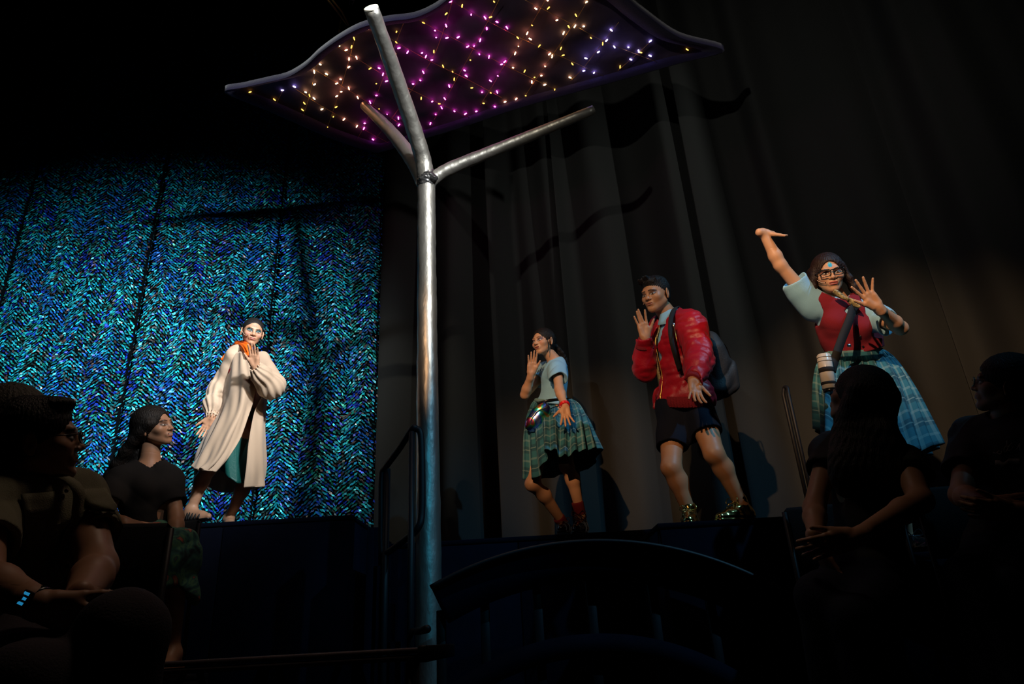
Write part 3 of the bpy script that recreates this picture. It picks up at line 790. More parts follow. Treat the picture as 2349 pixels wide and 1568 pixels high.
    S.disp = wrinkle(15, .010, 33)
    pk = sculpt('pack_body', S, mat('black_canvas', (.022, .023, .025), rough=.6, bump=.2, bscale=90), bp, .006)
    b = MB(); a = [P(1650, 760 + 18, 4.10), P(1668, 800, 4.20), P(1681, 850, 4.25), P(1676, 905, 4.22)]
    b.tube(catmull(a, 30), .004, 6); b.build('zip', M_blackgloss, pk)
    for (x, y) in ((1655, 783), (1681, 876), (1665, 845)):
        b = MB(); q = P(x, y, 4.12); b.tube([q, q - [0, 0, .018], q - [-.006, 0, .04]], .0035, 6); b.ball(q, .006, 8); b.build('zip_pull', M_steel, pk)
    b = MB()
    strip(b, [P(1566, 730, 4.12), P(1554, 700 + 4, 3.96), P(1541, 722, 3.80), P(1538, 760, 3.74), P(1545, 800, 3.76), P(1560, 850, 3.86)],
          [B.up, B.up + B.fwd * .3, -FW + B.up * .6, -FW, -FW, -FW], .028, .006, 40)
    b.build('shoulder_strap', M_black, bp)

# ------------------------------------------------------------------ performer: short-haired woman in the cream robe
def woman_in_robe():
    J = J_(head=(579, 762, 4.75), neck=(558, 806, 4.86), pelvis=(545, 955, 4.95), shL=(600, 826, 4.86), shR=(541, 816, 4.78),
           elL=(622, 884, 4.66), wrL=(586, 842, 4.50), elR=(508, 895, 4.90), wrR=(486, 955, 4.80),
           hipL=(562, 972, 4.98), hipR=(522, 975, 4.86), knL=(572, 1100, 4.93), knR=(478, 1075, 4.66), anL=(524, 1190, 5.02), anR=(438, 1170, 4.72))
    J['neck'] = J['head'] + (J['neck'] - J['head']) * 1.0
    par = empty('person', P(480, 1197, 4.75), 'short-haired woman in a long cream robe and orange scarf, hand at her mouth', 'person', 'performers on stage')
    B = Body(J, .92)
    H = Head(J['head'], Dl(J['head'], .16, .10, -.98), Dl(J['head'], .20, 1, .30), .97)
    def mark(blend, x, y, z, front, sm):
        for i in range(5):
            a = (i - 2) * .42; cx, cz = .0135 * math.sin(a), .034 + .0135 * math.cos(a)
            u = (x - cx) * math.cos(a) - (z - cz) * math.sin(a); v = (x - cx) * math.sin(a) + (z - cz) * math.cos(a)
            blend(front * sm(np.hypot(u / .0014, v / .0048) - 1, .6), (.85, .08, .10))
    o = dict(lips=(.35, .06, .06), brow=(.012, .008, .006), shadow=(.02, .10, .11), liner=(.01, .02, .03), scalp=(.03, .018, .012), hairline=.074,
             eye_open=.0036, eye_tilt=.22, brow_z=.0175, brow_in=-.003, brow_w=.0030, gaze=(.0, -.001), marks=[mark], blush=(.80, .30, .26))
    S = Sdf(); H.prims(S); S.u(cap(H.w((0, -.030, -.062)), J['neck'], .044, .052), .016); B.torso(S, -.014, bust=.8, pel=.80)
    for q in 'LR': B.arm(S, q); B.leg(S, q)
    f1 = hand(S, J['wrL'], Dv(-.05, 1, -.15), Dv(-.1, .1, -1), Dv(-1, -.1, 0), .98, (.16, .14, .14, .16), (3, -1, -3, -7), (.50, .25))
    f2 = hand(S, J['wrR'], Dv(-.45, -1, -.2), Dv(.3, 0, -1), Dv(-1, .4, -.2), .95, (.25, .3, .35, .4), (6, 0, -5, -10), (.6, .1))
    za = 0
    for q, tx in (('L', (560, 1205)), ('R', (486, 1194))):
        a = J['an' + q]; z0 = a[2] - .075
        t = nz((Dv(1, 0, -.45) if q == 'R' else Dv(.5, 0, -1)) * np.array([1, 1, 0]))
        foot(S, a, np.array([*(a - t * .05)[:2], z0 + .03]), np.array([*(a + t * .11)[:2], z0 + .022]), np.array([*(a + t * .165)[:2], z0 + .018]), .031)
    body = sculpt('body', S, M_skin, par, .0065, [H.fine(), f1, f2], lambda V: face_colour(V, H, SKIN['a'], o))
    S = hair_cap(H, .0025, (.068, .10, .104), (0, .118, -.028), low=0, k=.012)
    for q in (-1, 1): S.sub(ell(H.w((q * .088, -.004, -.03)), np.array([.024, .030, .044]), H.A), .006)
    S.disp = hair_disp(H, 80, .0012); sculpt('hair', S, M_hair, body, .003)
    headset(par, H, 1, (.040, .0835, -.040))
    # bangle
    b = MB(); ax = nz(J['wrL'] - J['elL']); u = nz(np.cross(ax, UP)); v = np.cross(ax, u); c = J['wrL'] - ax * .012
    b.tube([c + (u * math.cos(t) + v * math.sin(t)) * .032 for t in np.linspace(0, 2 * PI, 24, endpoint=False)], .005, 8, closed=True); b.build('bangle', M_brass, par)
    # crimson top and teal culottes
    S = Sdf(); B.torso(S, .004, bust=.8, pel=.85); S.inter(plane(J['pelvis'] - B.up * .03, -B.up), .004)
    S.inter(plane(J['neck'] - B.up * .03, B.up), .01); S.disp = wrinkle(16, .003, 12)
    sculpt('top', S, M_redtop, par, .007)
    hem = [P(512, 1082, 4.82), P(530, 1098, 4.76), P(560, 1108, 4.76), P(590, 1100, 4.84), P(596, 1092, 4.95), P(580, 1088, 5.08), P(535, 1085, 5.08), P(512, 1080, 4.95)]
    ring_skirt('culottes', J['pelvis'] + B.up * .06, (.130, .10), (RT, -FW), hem, M_teal, par, n=140, rows=36, pleats=7, amp=.010, bulge=.03, seed=2)
    # the robe: open sheet from the neck round the back; columns run from her open right edge round the back to the left edge
    rows = [
        [P(590, 832, 4.66), P(572, 818, 4.66), P(552, 806, 4.68), P(534, 812, 4.76), P(545, 806, 4.96), P(575, 800, 5.04), P(604, 812, 4.98), P(612, 834, 4.86), P(606, 838, 4.74)],
        [P(588, 880, 4.66), P(565, 880, 4.62), P(538, 880, 4.66), P(518, 885, 4.78), P(525, 880, 5.02), P(560, 870, 5.12), P(605, 872, 5.06), P(616, 885, 4.92), P(608, 892, 4.72)],
        [P(574, 935, 4.70), P(550, 945, 4.62), P(520, 945, 4.66), P(502, 945, 4.80), P(508, 950, 5.06), P(550, 955, 5.18), P(598, 945, 5.12), P(608, 940, 4.88), P(586, 940, 4.74)],
        [P(552, 1000, 4.66), P(520, 1010, 4.56), P(488, 1008, 4.60), P(470, 1005, 4.76), P(478, 1015, 5.06), P(530, 1030, 5.22), P(590, 1020, 5.16), P(608, 1010, 4.88), P(572, 1010, 4.70)],
        [P(522, 1050, 4.58), P(495, 1055, 4.50), P(466, 1050, 4.54), P(452, 1045, 4.70), P(462, 1065, 5.02), P(515, 1090, 5.22), P(585, 1080, 5.18), P(609, 1070, 4.88), P(566, 1070, 4.70)],
        [P(496, 1080, 4.54), P(472, 1078, 4.46), P(448, 1074, 4.50), P(444, 1072, 4.66), P(460, 1100, 4.98), P(508, 1128, 5.20), P(560, 1122, 5.20), P(606, 1115, 4.88), P(560, 1117, 4.72)]]
    G = catmull(np.array(rows), 90); G = catmull(G.transpose(1, 0, 2), 220).transpose(1, 0, 2)
    th = np.linspace(0, 1, 220)[None]; t = np.linspace(0, 1, 90)[:, None]
    fold = .012 * t ** .8 * np.sin(46 * th + 2.0 * np.sin(3 * t)) + .006 * np.sin(88 * th + 5 * t) * t + .005 * np.sin(60 * (th + .35 * t)) * (1 - t)
    rb = sheet('robe', G, M_cream, par, thick=.003, fold=fold)
    b = MB()
    for cc in (0, -1): b.tube(G[4:, cc] , .0045, 6)
    b.tube(G[-1], .0035, 6); b.build('robe_hem', M_cream, rb)
    # gathered yoke and puffed sleeves
    for q, cuff_r in (('R', .042), ('L', .040)):
        S = Sdf(); a, b_, c = J['sh' + q], J['el' + q], J['wr' + q]
        S.u(cap(a + (a - b_) * .05, b_, .066, .088), .04); m = b_ + (c - b_) * .55
        S.u(cap(b_, m, .088, .086 if q == 'R' else .072), .05); S.u(cap(m, c - nz(c - b_) * .01, .082 if q == 'R' else .066, .040), .03)
        if q == 'R': S.u(cap(J['shR'], J['neck'] + B.x * -.02, .060, .045), .05); S.u(ell(m - UP * .02, (.07, .07, .08)), .05)
        S.sub(cap(c - nz(c - b_) * .03, c + nz(c - b_) * .1, .034, .05), .006)
        axs = nz(c - b_)
        def disp(Q, w=wrinkle(17, .0055, 40 + ord(q)), c=c, b_=b_, ax=nz(b_ - a), ax2=axs):
            r = Q - b_; u = nz(np.cross(ax2, UP)); v = np.cross(ax2, u); ph = np.arctan2(r @ u, r @ v)
            return (w(Q) + .0045 * np.sin(11 * ph + 2 * np.sin((r @ ax2) * 20))).astype(np.float32)
        S.disp = disp; sl = sculpt('sleeve', S, M_cream, par, .006)
        b = MB(); u = nz(np.cross(axs, UP)); v = np.cross(axs, u); cc = c - axs * .006
        b.tube([cc + (u * math.cos(t) + v * math.sin(t)) * (cuff_r - .003 + .003 * math.sin(9 * t)) for t in np.linspace(0, 2 * PI, 60, endpoint=False)], .0065, 8, closed=True)
        b.build('cuff_ruffle', M_cream, sl)
    # sandals
    for q in 'RL':
        a = J['an' + q]; t = nz((Dv(1, 0, -.45) if q == 'R' else Dv(.5, 0, -1)) * np.array([1, 1, 0])); z = np.array([0, 0, 1.]); s_ = np.cross(t, z); z0 = a[2] - .075
        S = Sdf(); g = lambda k, zz: np.array([*(a + t * k)[:2], z0 + zz])
        S.u(cap(g(-.06, 0), g(.06, 0), .032, .036), .03); S.u(cap(g(.06, 0), g(.16, 0), .040, .032), .03); S.inter(plane(g(0, .004), z), .002); S.inter(plane(g(0, -.008), -z), .002)
        so = sculpt('sandal', S, M_blackgloss, par, .005)
        for k, h_, w_ in ((.012, .105, .040), (.030, .082, .041), (.055, .064, .042), (.085, .052, .043), (.118, .046, .042)):
            b = MB(); arc = [g(k, 0) + s_ * w_ * math.cos(x) + z * h_ * math.sin(x) * (1 - 0) for x in np.linspace(.05, PI - .05, 16)]
            b.tube(arc, .0062, 6); b.build('sandal_strap', M_black, so)
    # scarf (tied at the neck, end flying back)
    sc = MB(); rows = [
        [P(585, 812, 4.64), P(570, 788, 4.68), P(553, 781, 4.80), P(536, 790, 4.88), P(520, 806, 4.92), P(511, 817, 4.92), P(508, 824, 4.92)],
        [P(568, 815, 4.62), P(560, 797, 4.64), P(550, 789, 4.74), P(538, 797, 4.84), P(524, 812, 4.88), P(516, 820, 4.90), P(508, 826, 4.91)],
        [P(560, 808, 4.66), P(553, 798, 4.70), P(546, 795, 4.80), P(535, 803, 4.90), P(525, 817, 4.94), P(518, 822, 4.95), P(508, 828, 4.94)]]
    G = catmull(np.array(rows), 14); G = catmull(G.transpose(1, 0, 2), 60).transpose(1, 0, 2)
    fo = .006 * np.sin(np.linspace(0, 9, 14))[:, None] * np.sin(np.linspace(0, 14, 60))[None] + .004 * np.sin(np.linspace(0, 22, 14))[:, None] * np.ones((1, 60))
    sheet('scarf', G, M_orange, par, thick=.004, fold=fo)
    rg = [J['neck'] + B.up * .055 + (B.x * math.cos(t) + B.fwd * math.sin(t)) * .056 - B.up * .02 * math.sin(t) for t in np.linspace(0, 2 * PI, 30, endpoint=False)]
    b = MB(); b.tube(rg, .017, 10, closed=True, jit=.12); b.build('scarf_collar', M_orange, par)

# ------------------------------------------------------------------ performer: woman with the silver waist bag
def woman_with_waist_bag():
    J = J_(head=(1246, 785, 4.82), neck=(1276, 832, 4.90), pelvis=(1266, 935, 4.98), shL=(1278, 848, 4.78), shR=(1252, 850, 5.06),
           elL=(1283, 893, 4.68), wrL=(1296, 932, 4.58), elR=(1204, 905, 4.92), wrR=(1218, 858, 4.80),
           hipL=(1285, 945, 4.92), hipR=(1250, 948, 5.04), knL=(1300, 1068, 4.78), knR=(1222, 1110, 4.74), anL=(1332, 1178, 4.92), anR=(1296, 1205, 5.02))
    par = empty('person', P(1310, 1240, 4.9), 'crouching woman in blue shirt and tartan skirt wearing a shiny silver waist bag', 'person', 'performers on stage')
    B = Body(J, .90)
    H = Head(J['head'], Dl(J['head'], -.66, .16, -.74), Dl(J['head'], -.28, 1, .12), .95)
    o = dict(lips=(.42, .06, .07), brow=(.012, .008, .006), shadow=(.20, .10, .12), scalp=(.02, .013, .01), hairline=.076,
             eye_open=.0062, eye_tilt=.18, brow_z=.021, brow_w=.0026, gaze=(.002, .001), mouth_open=.0028, blush=(.62, .24, .20))
    S = Sdf(); H.prims(S, mouth_open=.0025); S.u(cap(H.w((0, -.030, -.062)), J['neck'], .043, .052), .016); B.torso(S, -.014, bust=.8, pel=.82)
    for q in 'LR': B.arm(S, q, r=(.044, .037, .034, .024)); B.leg(S, q)
    f1 = hand(S, J['wrR'], Dv(.10, 1, -.15), Dv(0, .1, -1), Dv(1, -.05, 0), .97, (.06, .04, .05, .08), (2, -1, -4, -9), (.45, .15))
    f2 = hand(S, J['wrL'], Dv(.05, -1, -.9), Dv(0, .6, -1), Dv(-1, .0, -.1), .97, (.12, .14, .14, .1), (14, 3, -8, -24), (.85, .05))
    for q in 'LR': S.u(cap(J['an' + q], J['an' + q] - np.array([0, 0, .03]), .03), .02)
    body = sculpt('body', S, M_skin, par, .0065, [H.fine(), f1, f2], lambda V: face_colour(V, H, SKIN['b'], o))
    S = hair_cap(H, .007, (.066, .10, .110), (0, .118, -.032), low=0)
    S.u(ell(H.w((0, -.09, .03)), (.05, .04, .045)), .02)
    for q in (-1, 1): S.sub(ell(H.w((q * .090, .000, -.02)), np.array([.024, .034, .040]), H.A), .006)
    r = np.random.RandomState(2)
    for i in range(9):                                  # curly ponytail falling behind the shoulder
        p = H.w((-.02 + .02 * r.rand(), -.10, -.00)); pts = [p]
        for j in range(6): p = p + Dv(.50 + .35 * r.rand() - j * .06, -.55 - .1 * j, .3) * .033 + Dv(*r.normal(size=3)) * .007; pts.append(p)
        for a_, b_ in zip(pts[:-1], pts[1:]): S.u(cap(a_, b_, .012, .010), .012)
    for q in (-1,):
        pts = [H.w((q * .068, .040, .02)), H.w((q * .076, .028, -.03)), H.w((q * .070, .030, -.07)), H.w((q * .062, .034, -.105))]
        for a_, b_ in zip(pts[:-1], pts[1:]): S.u(cap(a_, b_, .0042, .0032), .004)
    S.disp = hair_disp(H, 55, .0022); sculpt('hair', S, M_hair, body, .0035)
    headset(par, H, 1, (.040, .084, -.048))
    # short-sleeved shirt, knotted at the waist
    S = Sdf(); B.torso(S, .010, bust=.8, k=.045); S.inter(plane(J['pelvis'] + B.up * .025, -B.up), .01)
    for q in 'LR': S.u(cap(J['sh' + q], J['sh' + q] * .5 + J['el' + q] * .5, .062, .072), .04)
    for q in 'LR':
        ax = nz(J['el' + q] - J['sh' + q]); e = J['sh' + q] * .55 + J['el' + q] * .45; S.sub(cap(e + ax * .055, e + ax * .25, .085, .1), .012); S.sub(cap(e - ax * .05, e + ax * .1, .050), .01)
    S.sub(cap(H.w((0, -.01, -.02)), J['neck'] - B.up * .0, .062, .066), .008)
    S.disp = wrinkle(15, .0085, 61); sh = sculpt('shirt', S, M_shirtblue, par, .0055)
    b = MB(); c = J['neck'] + B.up * .004; A_ = []
    for i in range(24):
        a = (i / 23 - .5) * 5.4; d = -B.fwd * math.cos(a) + B.x * math.sin(a)
        A_.append([c + d * .056 + B.up * .018, c + d * .064 + B.up * .018, c + d * .088 - B.up * .020])
    G = catmull(np.array(A_).transpose(1, 0, 2), 8); sheet('collar', G, M_shirtblue, sh, thick=.004)
    # skirt
    hem = [P(1200, 1098, 4.86), P(1232, 1096, 4.62), P(1254, 1034, 4.50), P(1292, 1042, 4.48), P(1335, 1034, 4.56), P(1374, 1028, 4.84), P(1356, 1072, 5.15), P(1300, 1085, 5.28), P(1235, 1100, 5.2)]
    ring_skirt('skirt', J['pelvis'] + B.up * .065, (.124, .100), (RT, -FW), hem, M_plaid, par, n=220, rows=50, pleats=17, amp=.016, bulge=.055, seed=5)
    b = MB(); c = J['pelvis'] + B.up * .06
    b.tube([c + RT * .128 * math.cos(t) + FW * .105 * math.sin(t) + UP * .0 for t in np.linspace(0, 2 * PI, 50, endpoint=False)], .014, 8, closed=True); b.build('waistband', M_plaid, par)
    # red watch and ring
    b = MB(); ax = nz(J['wrL'] - J['elL']); u = nz(np.cross(ax, UP)); v = np.cross(ax, u); c = J['wrL'] - ax * .014
    for k in (-.006, .006): b.tube([c + ax * k + (u * math.cos(t) + v * math.sin(t)) * .0315 for t in np.linspace(0, 2 * PI, 26, endpoint=False)], .0075, 8, closed=True)
    wt = b.build('wristband', mat('red_rubber', (.75, .012, .012), rough=.35), par)
    b = MB(); b.box(c + Dv(-.8, -.2, -.7) * .038 - .011, c + Dv(-.8, -.2, -.7) * .038 + .011, .004); b.build('clasp', mat('dark_red_rubber', (.4, .006, .006), rough=.3), wt)
    # socks and boots
    M_sock = mat('burgundy_sock', (.16, .008, .014), rough=.95, bump=.4, bscale=200); M_boot = mat('oxblood_patent', (.035, .004, .006), rough=.10, spec=.9, coat=1.0, bump=.12, bscale=20)
    for q in 'LR':
        a, k_ = J['an' + q], J['kn' + q]; d = nz(k_ - a); S = Sdf(); S.u(cap(a - d * .02, a + d * .075, .036, .043), .01); S.inter(plane(a + d * .09, d), .002)
        sculpt('sock', S, M_sock, par, .004)
    t = nz(Dv(-.30, 0, -1) * np.array([1, 1, 0])); hl = J['anL'] - t * .055; hl[2] = J['anL'][2] - .155
    boot('ankle_boot', J['anL'] - UP * .035, hl, hl + t * .25, M_boot, par, top=.10)
    t = nz(Dv(-.2, 0, -1) * np.array([1, 1, 0])); hl = J['anR'] - t * .05; hl[2] = J['anR'][2] - .07
    boot('ankle_boot', J['anR'] + UP * .0, hl, hl + t * .24, M_boot, par, top=.06)
    # waist bag (its own thing)
    bg = empty('waist_bag', P(1240, 970, 4.7), 'iridescent silver waist bag on the hip of the crouching woman', 'bag')
    m = bpy.data.materials.new('iridescent_foil'); m.use_nodes = True; nt = m.node_tree; N = nt.nodes; L = nt.links; bs = N['Principled BSDF']
    bs.inputs['Metallic'].default_value = 1; bs.inputs['Roughness'].default_value = .3
    nn = N.new('ShaderNodeTexNoise'); nn.inputs['Scale'].default_value = 7; nn.inputs['Detail'].default_value = 1.5; nn.inputs['Distortion'].default_value = 1.0
    tc = N.new('ShaderNodeTexCoord'); L.new(tc.outputs['Object'], nn.inputs['Vector']); cr = N.new('ShaderNodeValToRGB'); L.new(nn.outputs[0], cr.inputs[0])
    el = cr.color_ramp.elements; el[0].position = .3; el[0].color = (.62, .60, .66, 1); el[1].position = .75; el[1].color = (.6, .6, .65, 1)
    for p_, c_ in ((.46, (.1, .2, 1, 1)), (.50, (.05, .9, .5, 1)), (.53, (1, .5, .05, 1)), (.57, (.95, .05, .3, 1)), (.62, (.55, .5, .7, 1))): e = el.new(p_); e.color = c_
    L.new(cr.outputs[0], bs.inputs['Base Color']); bp = N.new('ShaderNodeBump'); bp.inputs['Strength'].default_value = .5; L.new(nn.outputs[0], bp.inputs['Height']); L.new(bp.outputs[0], bs.inputs['Normal'])
    S = Sdf(); c = P(1235, 956, 4.78); ax = nz(P(1262, 925, 4.72) - P(1222, 985, 4.80)); fz = -FW; A = np.stack([ax, nz(np.cross(fz, ax)), fz])
    S.u(ell(c, (.120, .068, .045), A), .01); S.u(ell(c - ax * .05 + A[1] * .012 - FW * .02, (.070, .052, .04), A), .012); S.disp = wrinkle(26, .004, 9)
    pk = sculpt('pouch', S, m, bg, .004)
    b = MB(); b.tube(catmull([c + ax * .10 - A[1] * .01 + fz * .03, c + ax * .03 + A[1] * .035 + fz * .045, c - ax * .05 + A[1] * .035 + fz * .062, c - ax * .105 + fz * .035], 24), .0035, 6); b.build('zip', M_steel, pk)
    b = MB(); strip(b, [P(1232, 925, 4.76), P(1262, 918, 4.74), P(1296, 915, 4.84), P(1310, 916, 4.98)], [-FW, -FW, -FW + RT * .5, RT], .022, .004); b.build('belt', M_blackgloss, bg)

# ------------------------------------------------------------------ performer: woman with glasses, arm raised
def woman_with_glasses():
    J = J_(head=(1901, 629, 3.42), neck=(1930, 702, 3.50), pelvis=(1972, 842, 3.62), shL=(2000, 720, 3.44), shR=(1862, 694, 3.52),
           elL=(2066, 752, 3.30), wrL=(2013, 704, 3.12), elR=(1790, 608, 3.42), wrR=(1750, 534, 3.36),
           hipL=(2015, 865, 3.62), hipR=(1948, 865, 3.62), knL=(2058, 1065, 3.45), knR=(1925, 1080, 3.40), anL=(2080, 1240, 3.62), anR=(1900, 1255, 3.60))
    par = empty('person', P(1990, 1290, 3.55), 'woman in black glasses, maroon waistcoat and long tartan skirt, right arm raised', 'person', 'performers on stage')
    B = Body(J, .96)
    H = Head(J['head'], Dl(J['head'], .16, .12, -.96), Dl(J['head'], -.24, 1, .22), 1.0)
    def mark(blend, x, y, z, front, sm):
        a = np.clip((z - .030) / .032, 0, 1); w = .0105 * np.sin(np.clip(a, 0, 1) ** .8 * PI) ** .6 + .0005
        blend(front * sm(np.abs(x) - w, .003) * (z > .030) * (z < .063), (.02, .50, .80), 1)
        blend(front * sm(np.abs(x) - w * .5, .003) * (z > .050) * (z < .062), (.25, .75, .80), .8)
        for k in (-.004, .004): blend(front * sm(np.abs(x - k * (1.3 - a)) - .0007, .0015) * (z > .029) * (z < .042), (.01, .04, .25), .9)
    o = dict(lips=(.55, .03, .09), brow=(.012, .008, .006), shadow=(.25, .10, .07), scalp=(.03, .015, .01), hairline=.074,
             eye_open=.0042, eye_tilt=.10, brow_z=.015, brow_in=-.004, brow_w=.0034, mouth_open=.0012, marks=[mark], blush=(.72, .32, .24))
    S = Sdf(); H.prims(S, mouth_open=.001); S.u(cap(H.w((0, -.030, -.062)), J['neck'], .045, .054), .016); B.torso(S, -.014, bust=1.1, pel=.82)
    for q in 'LR': B.arm(S, q, r=(.044, .036, .031, .024)); B.leg(S, q)
    f1 = hand(S, J['wrL'], Dv(-.62, .72, -.1), Dv(0, .1, -1), Dv(-.8, -.6, 0), .99, (.06, .05, .06, .06), (12, -2, -15, -38), (.62, .05))
    f2 = hand(S, J['wrR'], Dv(.85, -.02, .50), Dv(-.05, 1, -.15), Dv(-.5, -.1, -.9), .96, (.06, .05, .05, .05), (6, 0, -6, -12), (1.3, .0))
    for q in 'LR': S.u(cap(J['an' + q], J['an' + q] - np.array([0, 0, .05]), .03), .02)
    body = sculpt('body', S, M_skin, par, .0065, [H.fine(), f1, f2], lambda V: face_colour(V, H, SKIN['d'], o))
    S = hair_cap(H, .010, (.066, .10, .112), (0, .118, -.036), low=0)
    r = np.random.RandomState(8)
    for q in (1, -1):
        for i in range(10):
            a = i / 9; p = H.w((q * (.070 + .012 * a), .02 - .10 * a, .035)); pts = [p]
            for j in range(5):
                tgt = (J['shR'] * .55 + J['neck'] * .45 + UP * .02 if q > 0 else J['neck'] + RT * .07 - UP * .02) + (B.fwd * (.06 - .14 * a)) + Dv(*r.normal(size=3)) * .012
                p = p * .70 + tgt * .30 + (H.A[0] * q * .020 * (j < 3)); pts.append(p)
            for a_, b_ in zip(pts[:-1], pts[1:]): S.u(cap(a_, b_, .014, .011), .02)
    for i in range(6):
        p = H.w((.03 * (i - 2.5), -.10, .0)); S.u(cap(p, J['neck'] - B.fwd * .07 + B.x * .035 * (i - 2.5), .025, .02), .03)
    S.sub(ell(H.w((0, .105, -.03)), np.array([.061, .075, .098]), H.A), .006)
    S.disp = hair_disp(H, 60, .0016); sculpt('hair', S, M_hairb, body, .0035)
    headset(par, H, 1, (.040, .0845, -.050))
    # spectacles
    gl = empty('eyeglasses', H.w((0, .1, 0)), 'thick black-framed glasses on the woman with the raised arm', 'glasses')
    b = MB()
    for q in (-1, 1):
        pts = []
        for k in range(32):
            t = 2 * PI * k / 32; cx = math.copysign(abs(math.cos(t)) ** .62, math.cos(t)); cz = math.copysign(abs(math.sin(t)) ** .62, math.sin(t))
            pts.append(H.w((q * .034 + cx * .0265, .106 - .010 * abs(q * .034 + cx * .026) / .06 * 1.6, -.001 + cz * .0175 + (.003 if cz > 0 else 0))))
        b.tube(pts, .0026, 8, closed=True)
        b.tube([H.w((q * .030, .105, .0185)), H.w((q * .06, .092, .019))], .0038, 8)
    b.tube([H.w((-.011, .107, .012)), H.w((0, .109, .013)), H.w((.011, .107, .012))], .003, 8)
    fr = b.build('frame', M_blackgloss, gl)
    for q in (-1, 1):
        b = MB(); b.tube([H.w((q * .0605, .092, .014)), H.w((q * .077, .05, .008)), H.w((q * .082, .0, .004)), H.w((q * .080, -.02, -.008))], .0028, 8); b.build('temple', M_blackgloss, gl)
        b = MB(); b.ball(H.w((q * .060, .096, .014)), .0018, 8); b.build('hinge_stud', M_steel, fr)
    # shirt
    S = Sdf(); B.torso(S, .006, bust=1.1, k=.045); S.inter(plane(J['pelvis'] + B.up * .17, -B.up), .01)
    S.u(cap(J['shR'], J['shR'] * .45 + J['elR'] * .55, .066, .074), .05); S.u(cap(J['shR'] - B.up * .05, J['shR'] * .55 + J['elR'] * .45 - UP * .05, .05, .045), .05)
    S.u(cap(J['shL'], J['shL'] * .4 + J['elL'] * .6, .064, .068), .04)
    for q, f_ in (('L', .6), ('R', .55)):
        ax = nz(J['el' + q] - J['sh' + q]); e = J['sh' + q] * (1 - f_) + J['el' + q] * f_; S.sub(cap(e + ax * .06, e + ax * .25, .09, .1), .012); S.sub(cap(e - ax * .05, e + ax * .12, .053), .01)
    S.sub(cap(H.w((0, -.01, -.02)), J['neck'] + B.up * .01, .062, .058), .008)
    S.disp = wrinkle(15, .0075, 71); sh = sculpt('shirt', S, M_shirtblue, par, .0055)
    c = J['neck'] + B.up * .02; A_ = []
    for i in range(26):
        a = (i / 25 - .5) * 5.7; d = -B.fwd * math.cos(a) + B.x * math.sin(a); f_ = (1 - math.cos(a)) / 2
        A_.append([c + d * .056 + B.up * .02, c + d * .066 + B.up * .018, c + d * (.088 + .016 * f_) - B.up * (.022 + .03 * f_)])
    G = catmull(np.array(A_).transpose(1, 0, 2), 8); sheet('collar', G, M_shirtblue, sh, thick=.004)
    # waistcoat
    S = Sdf(); B.torso(S, .024, bust=1.15, k=.045); S.inter(plane(J['pelvis'] + B.up * .085, -B.up), .004)
    for q in 'LR': S.sub(cap(J['sh' + q] + (J['sh' + q] - J['neck']) * .05 - B.up * .055, J['sh' + q] + B.up * .09 + (J['sh' + q] - J['neck']) * .3, .085, .085), .008)
    S.sub(cap(H.w((0, -.01, -.02)), J['neck'] + B.up * .0, .075, .078), .008)
    S.sub(rbox(J['neck'] + B.fwd * .13 - B.up * .03 + B.x * .045 + B.up * .01, (.024, .12, .030), np.stack([nz(B.x + B.up), B.fwd, nz(B.up - B.x)]), .01), .01)
    S.disp = wrinkle(14, .004, 72); wc = sculpt('waistcoat', S, M_maroon, par, .0055)
    def on_front(u, v, lift=.0):     # point on the waistcoat front: u sideways (her left +), v above the waist
        q = J['pelvis'] + B.up * v + B.x * u + B.fwd * .32
        for _ in range(40):
            d = float(S(np.array([q], np.float32), .3)[0])
            if d < .001: break
            q = q - B.fwd * min(d, .02) * .9
        return q + B.fwd * lift
    for v in (.14, .20, .26):
        b = MB(); q = on_front(.05, v, .002); b.ball(q, .0062, 10); b.build('button', M_blackgloss, wc)
    b = MB(); b.tube([on_front(.03, v, .0) for v in np.linspace(.08, .34, 14)], .0022, 6); b.build('placket_edge', M_maroon, wc)
    # brocade bow tie
    c0, c1 = P(1911, 667, 3.35), P(1972, 703, 3.33); nb = 30; G = []
    for k in range(7):
        w_ = (k / 6 - .5); row = []
        for i in range(nb):
            t = i / (nb - 1); g_ = abs(math.sin(PI * (2 * t - .0) )) ** .7 * .012 + .006; q = c0 * (1 - t) + c1 * t
            row.append(q + UP * w_ * g_ * 2 - FW * (.010 * math.cos(w_ * PI) + .006 * math.sin(9 * t + 3 * w_)))
        G.append(row)
    nb_ = sheet('neck_bow', np.array(G), M_tie, par, thick=.004)
    b = MB(); b.ball((c0 + c1) / 2 - FW * .012, (.010, .010, .012), 10); b.build('knot', M_tie, nb_)
    # skirt
    hem = [P(1874, 985, 3.50), P(1905, 1010, 3.14), P(1975, 1040, 3.00), P(2070, 1045, 3.04), P(2148, 1020, 3.30), P(2125, 1050, 3.78), P(2040, 1085, 3.98), P(1930, 1060, 3.90)]
    ring_skirt('skirt', J['pelvis'] + B.up * .095, (.140, .112), (RT * .985 + UP * .06, -FW), hem, M_plaid, par, n=260, rows=60, pleats=21, amp=.019, bulge=.05, seed=9)
    ws = MB(); c = J['pelvis'] + B.up * .092; G = []
    for k in (0, .5, 1):
        G.append([c + (RT * .985 + UP * .06) * (.146 * math.cos(t)) + FW * (.116 * math.sin(t)) - B.up * (k * .034 - .012) for t in np.linspace(0, 2 * PI, 80, endpoint=False)])
    wb = sheet('waistband', catmull(np.array(G), 6), M_plaid, par, closed=True, thick=.006)
    b = MB(); b.box(P(1948, 792, 3.36) - [.010, .003, .008], P(1948, 792, 3.36) + [.010, .003, .008], .002); b.build('waistband_hook', M_steel, wb)
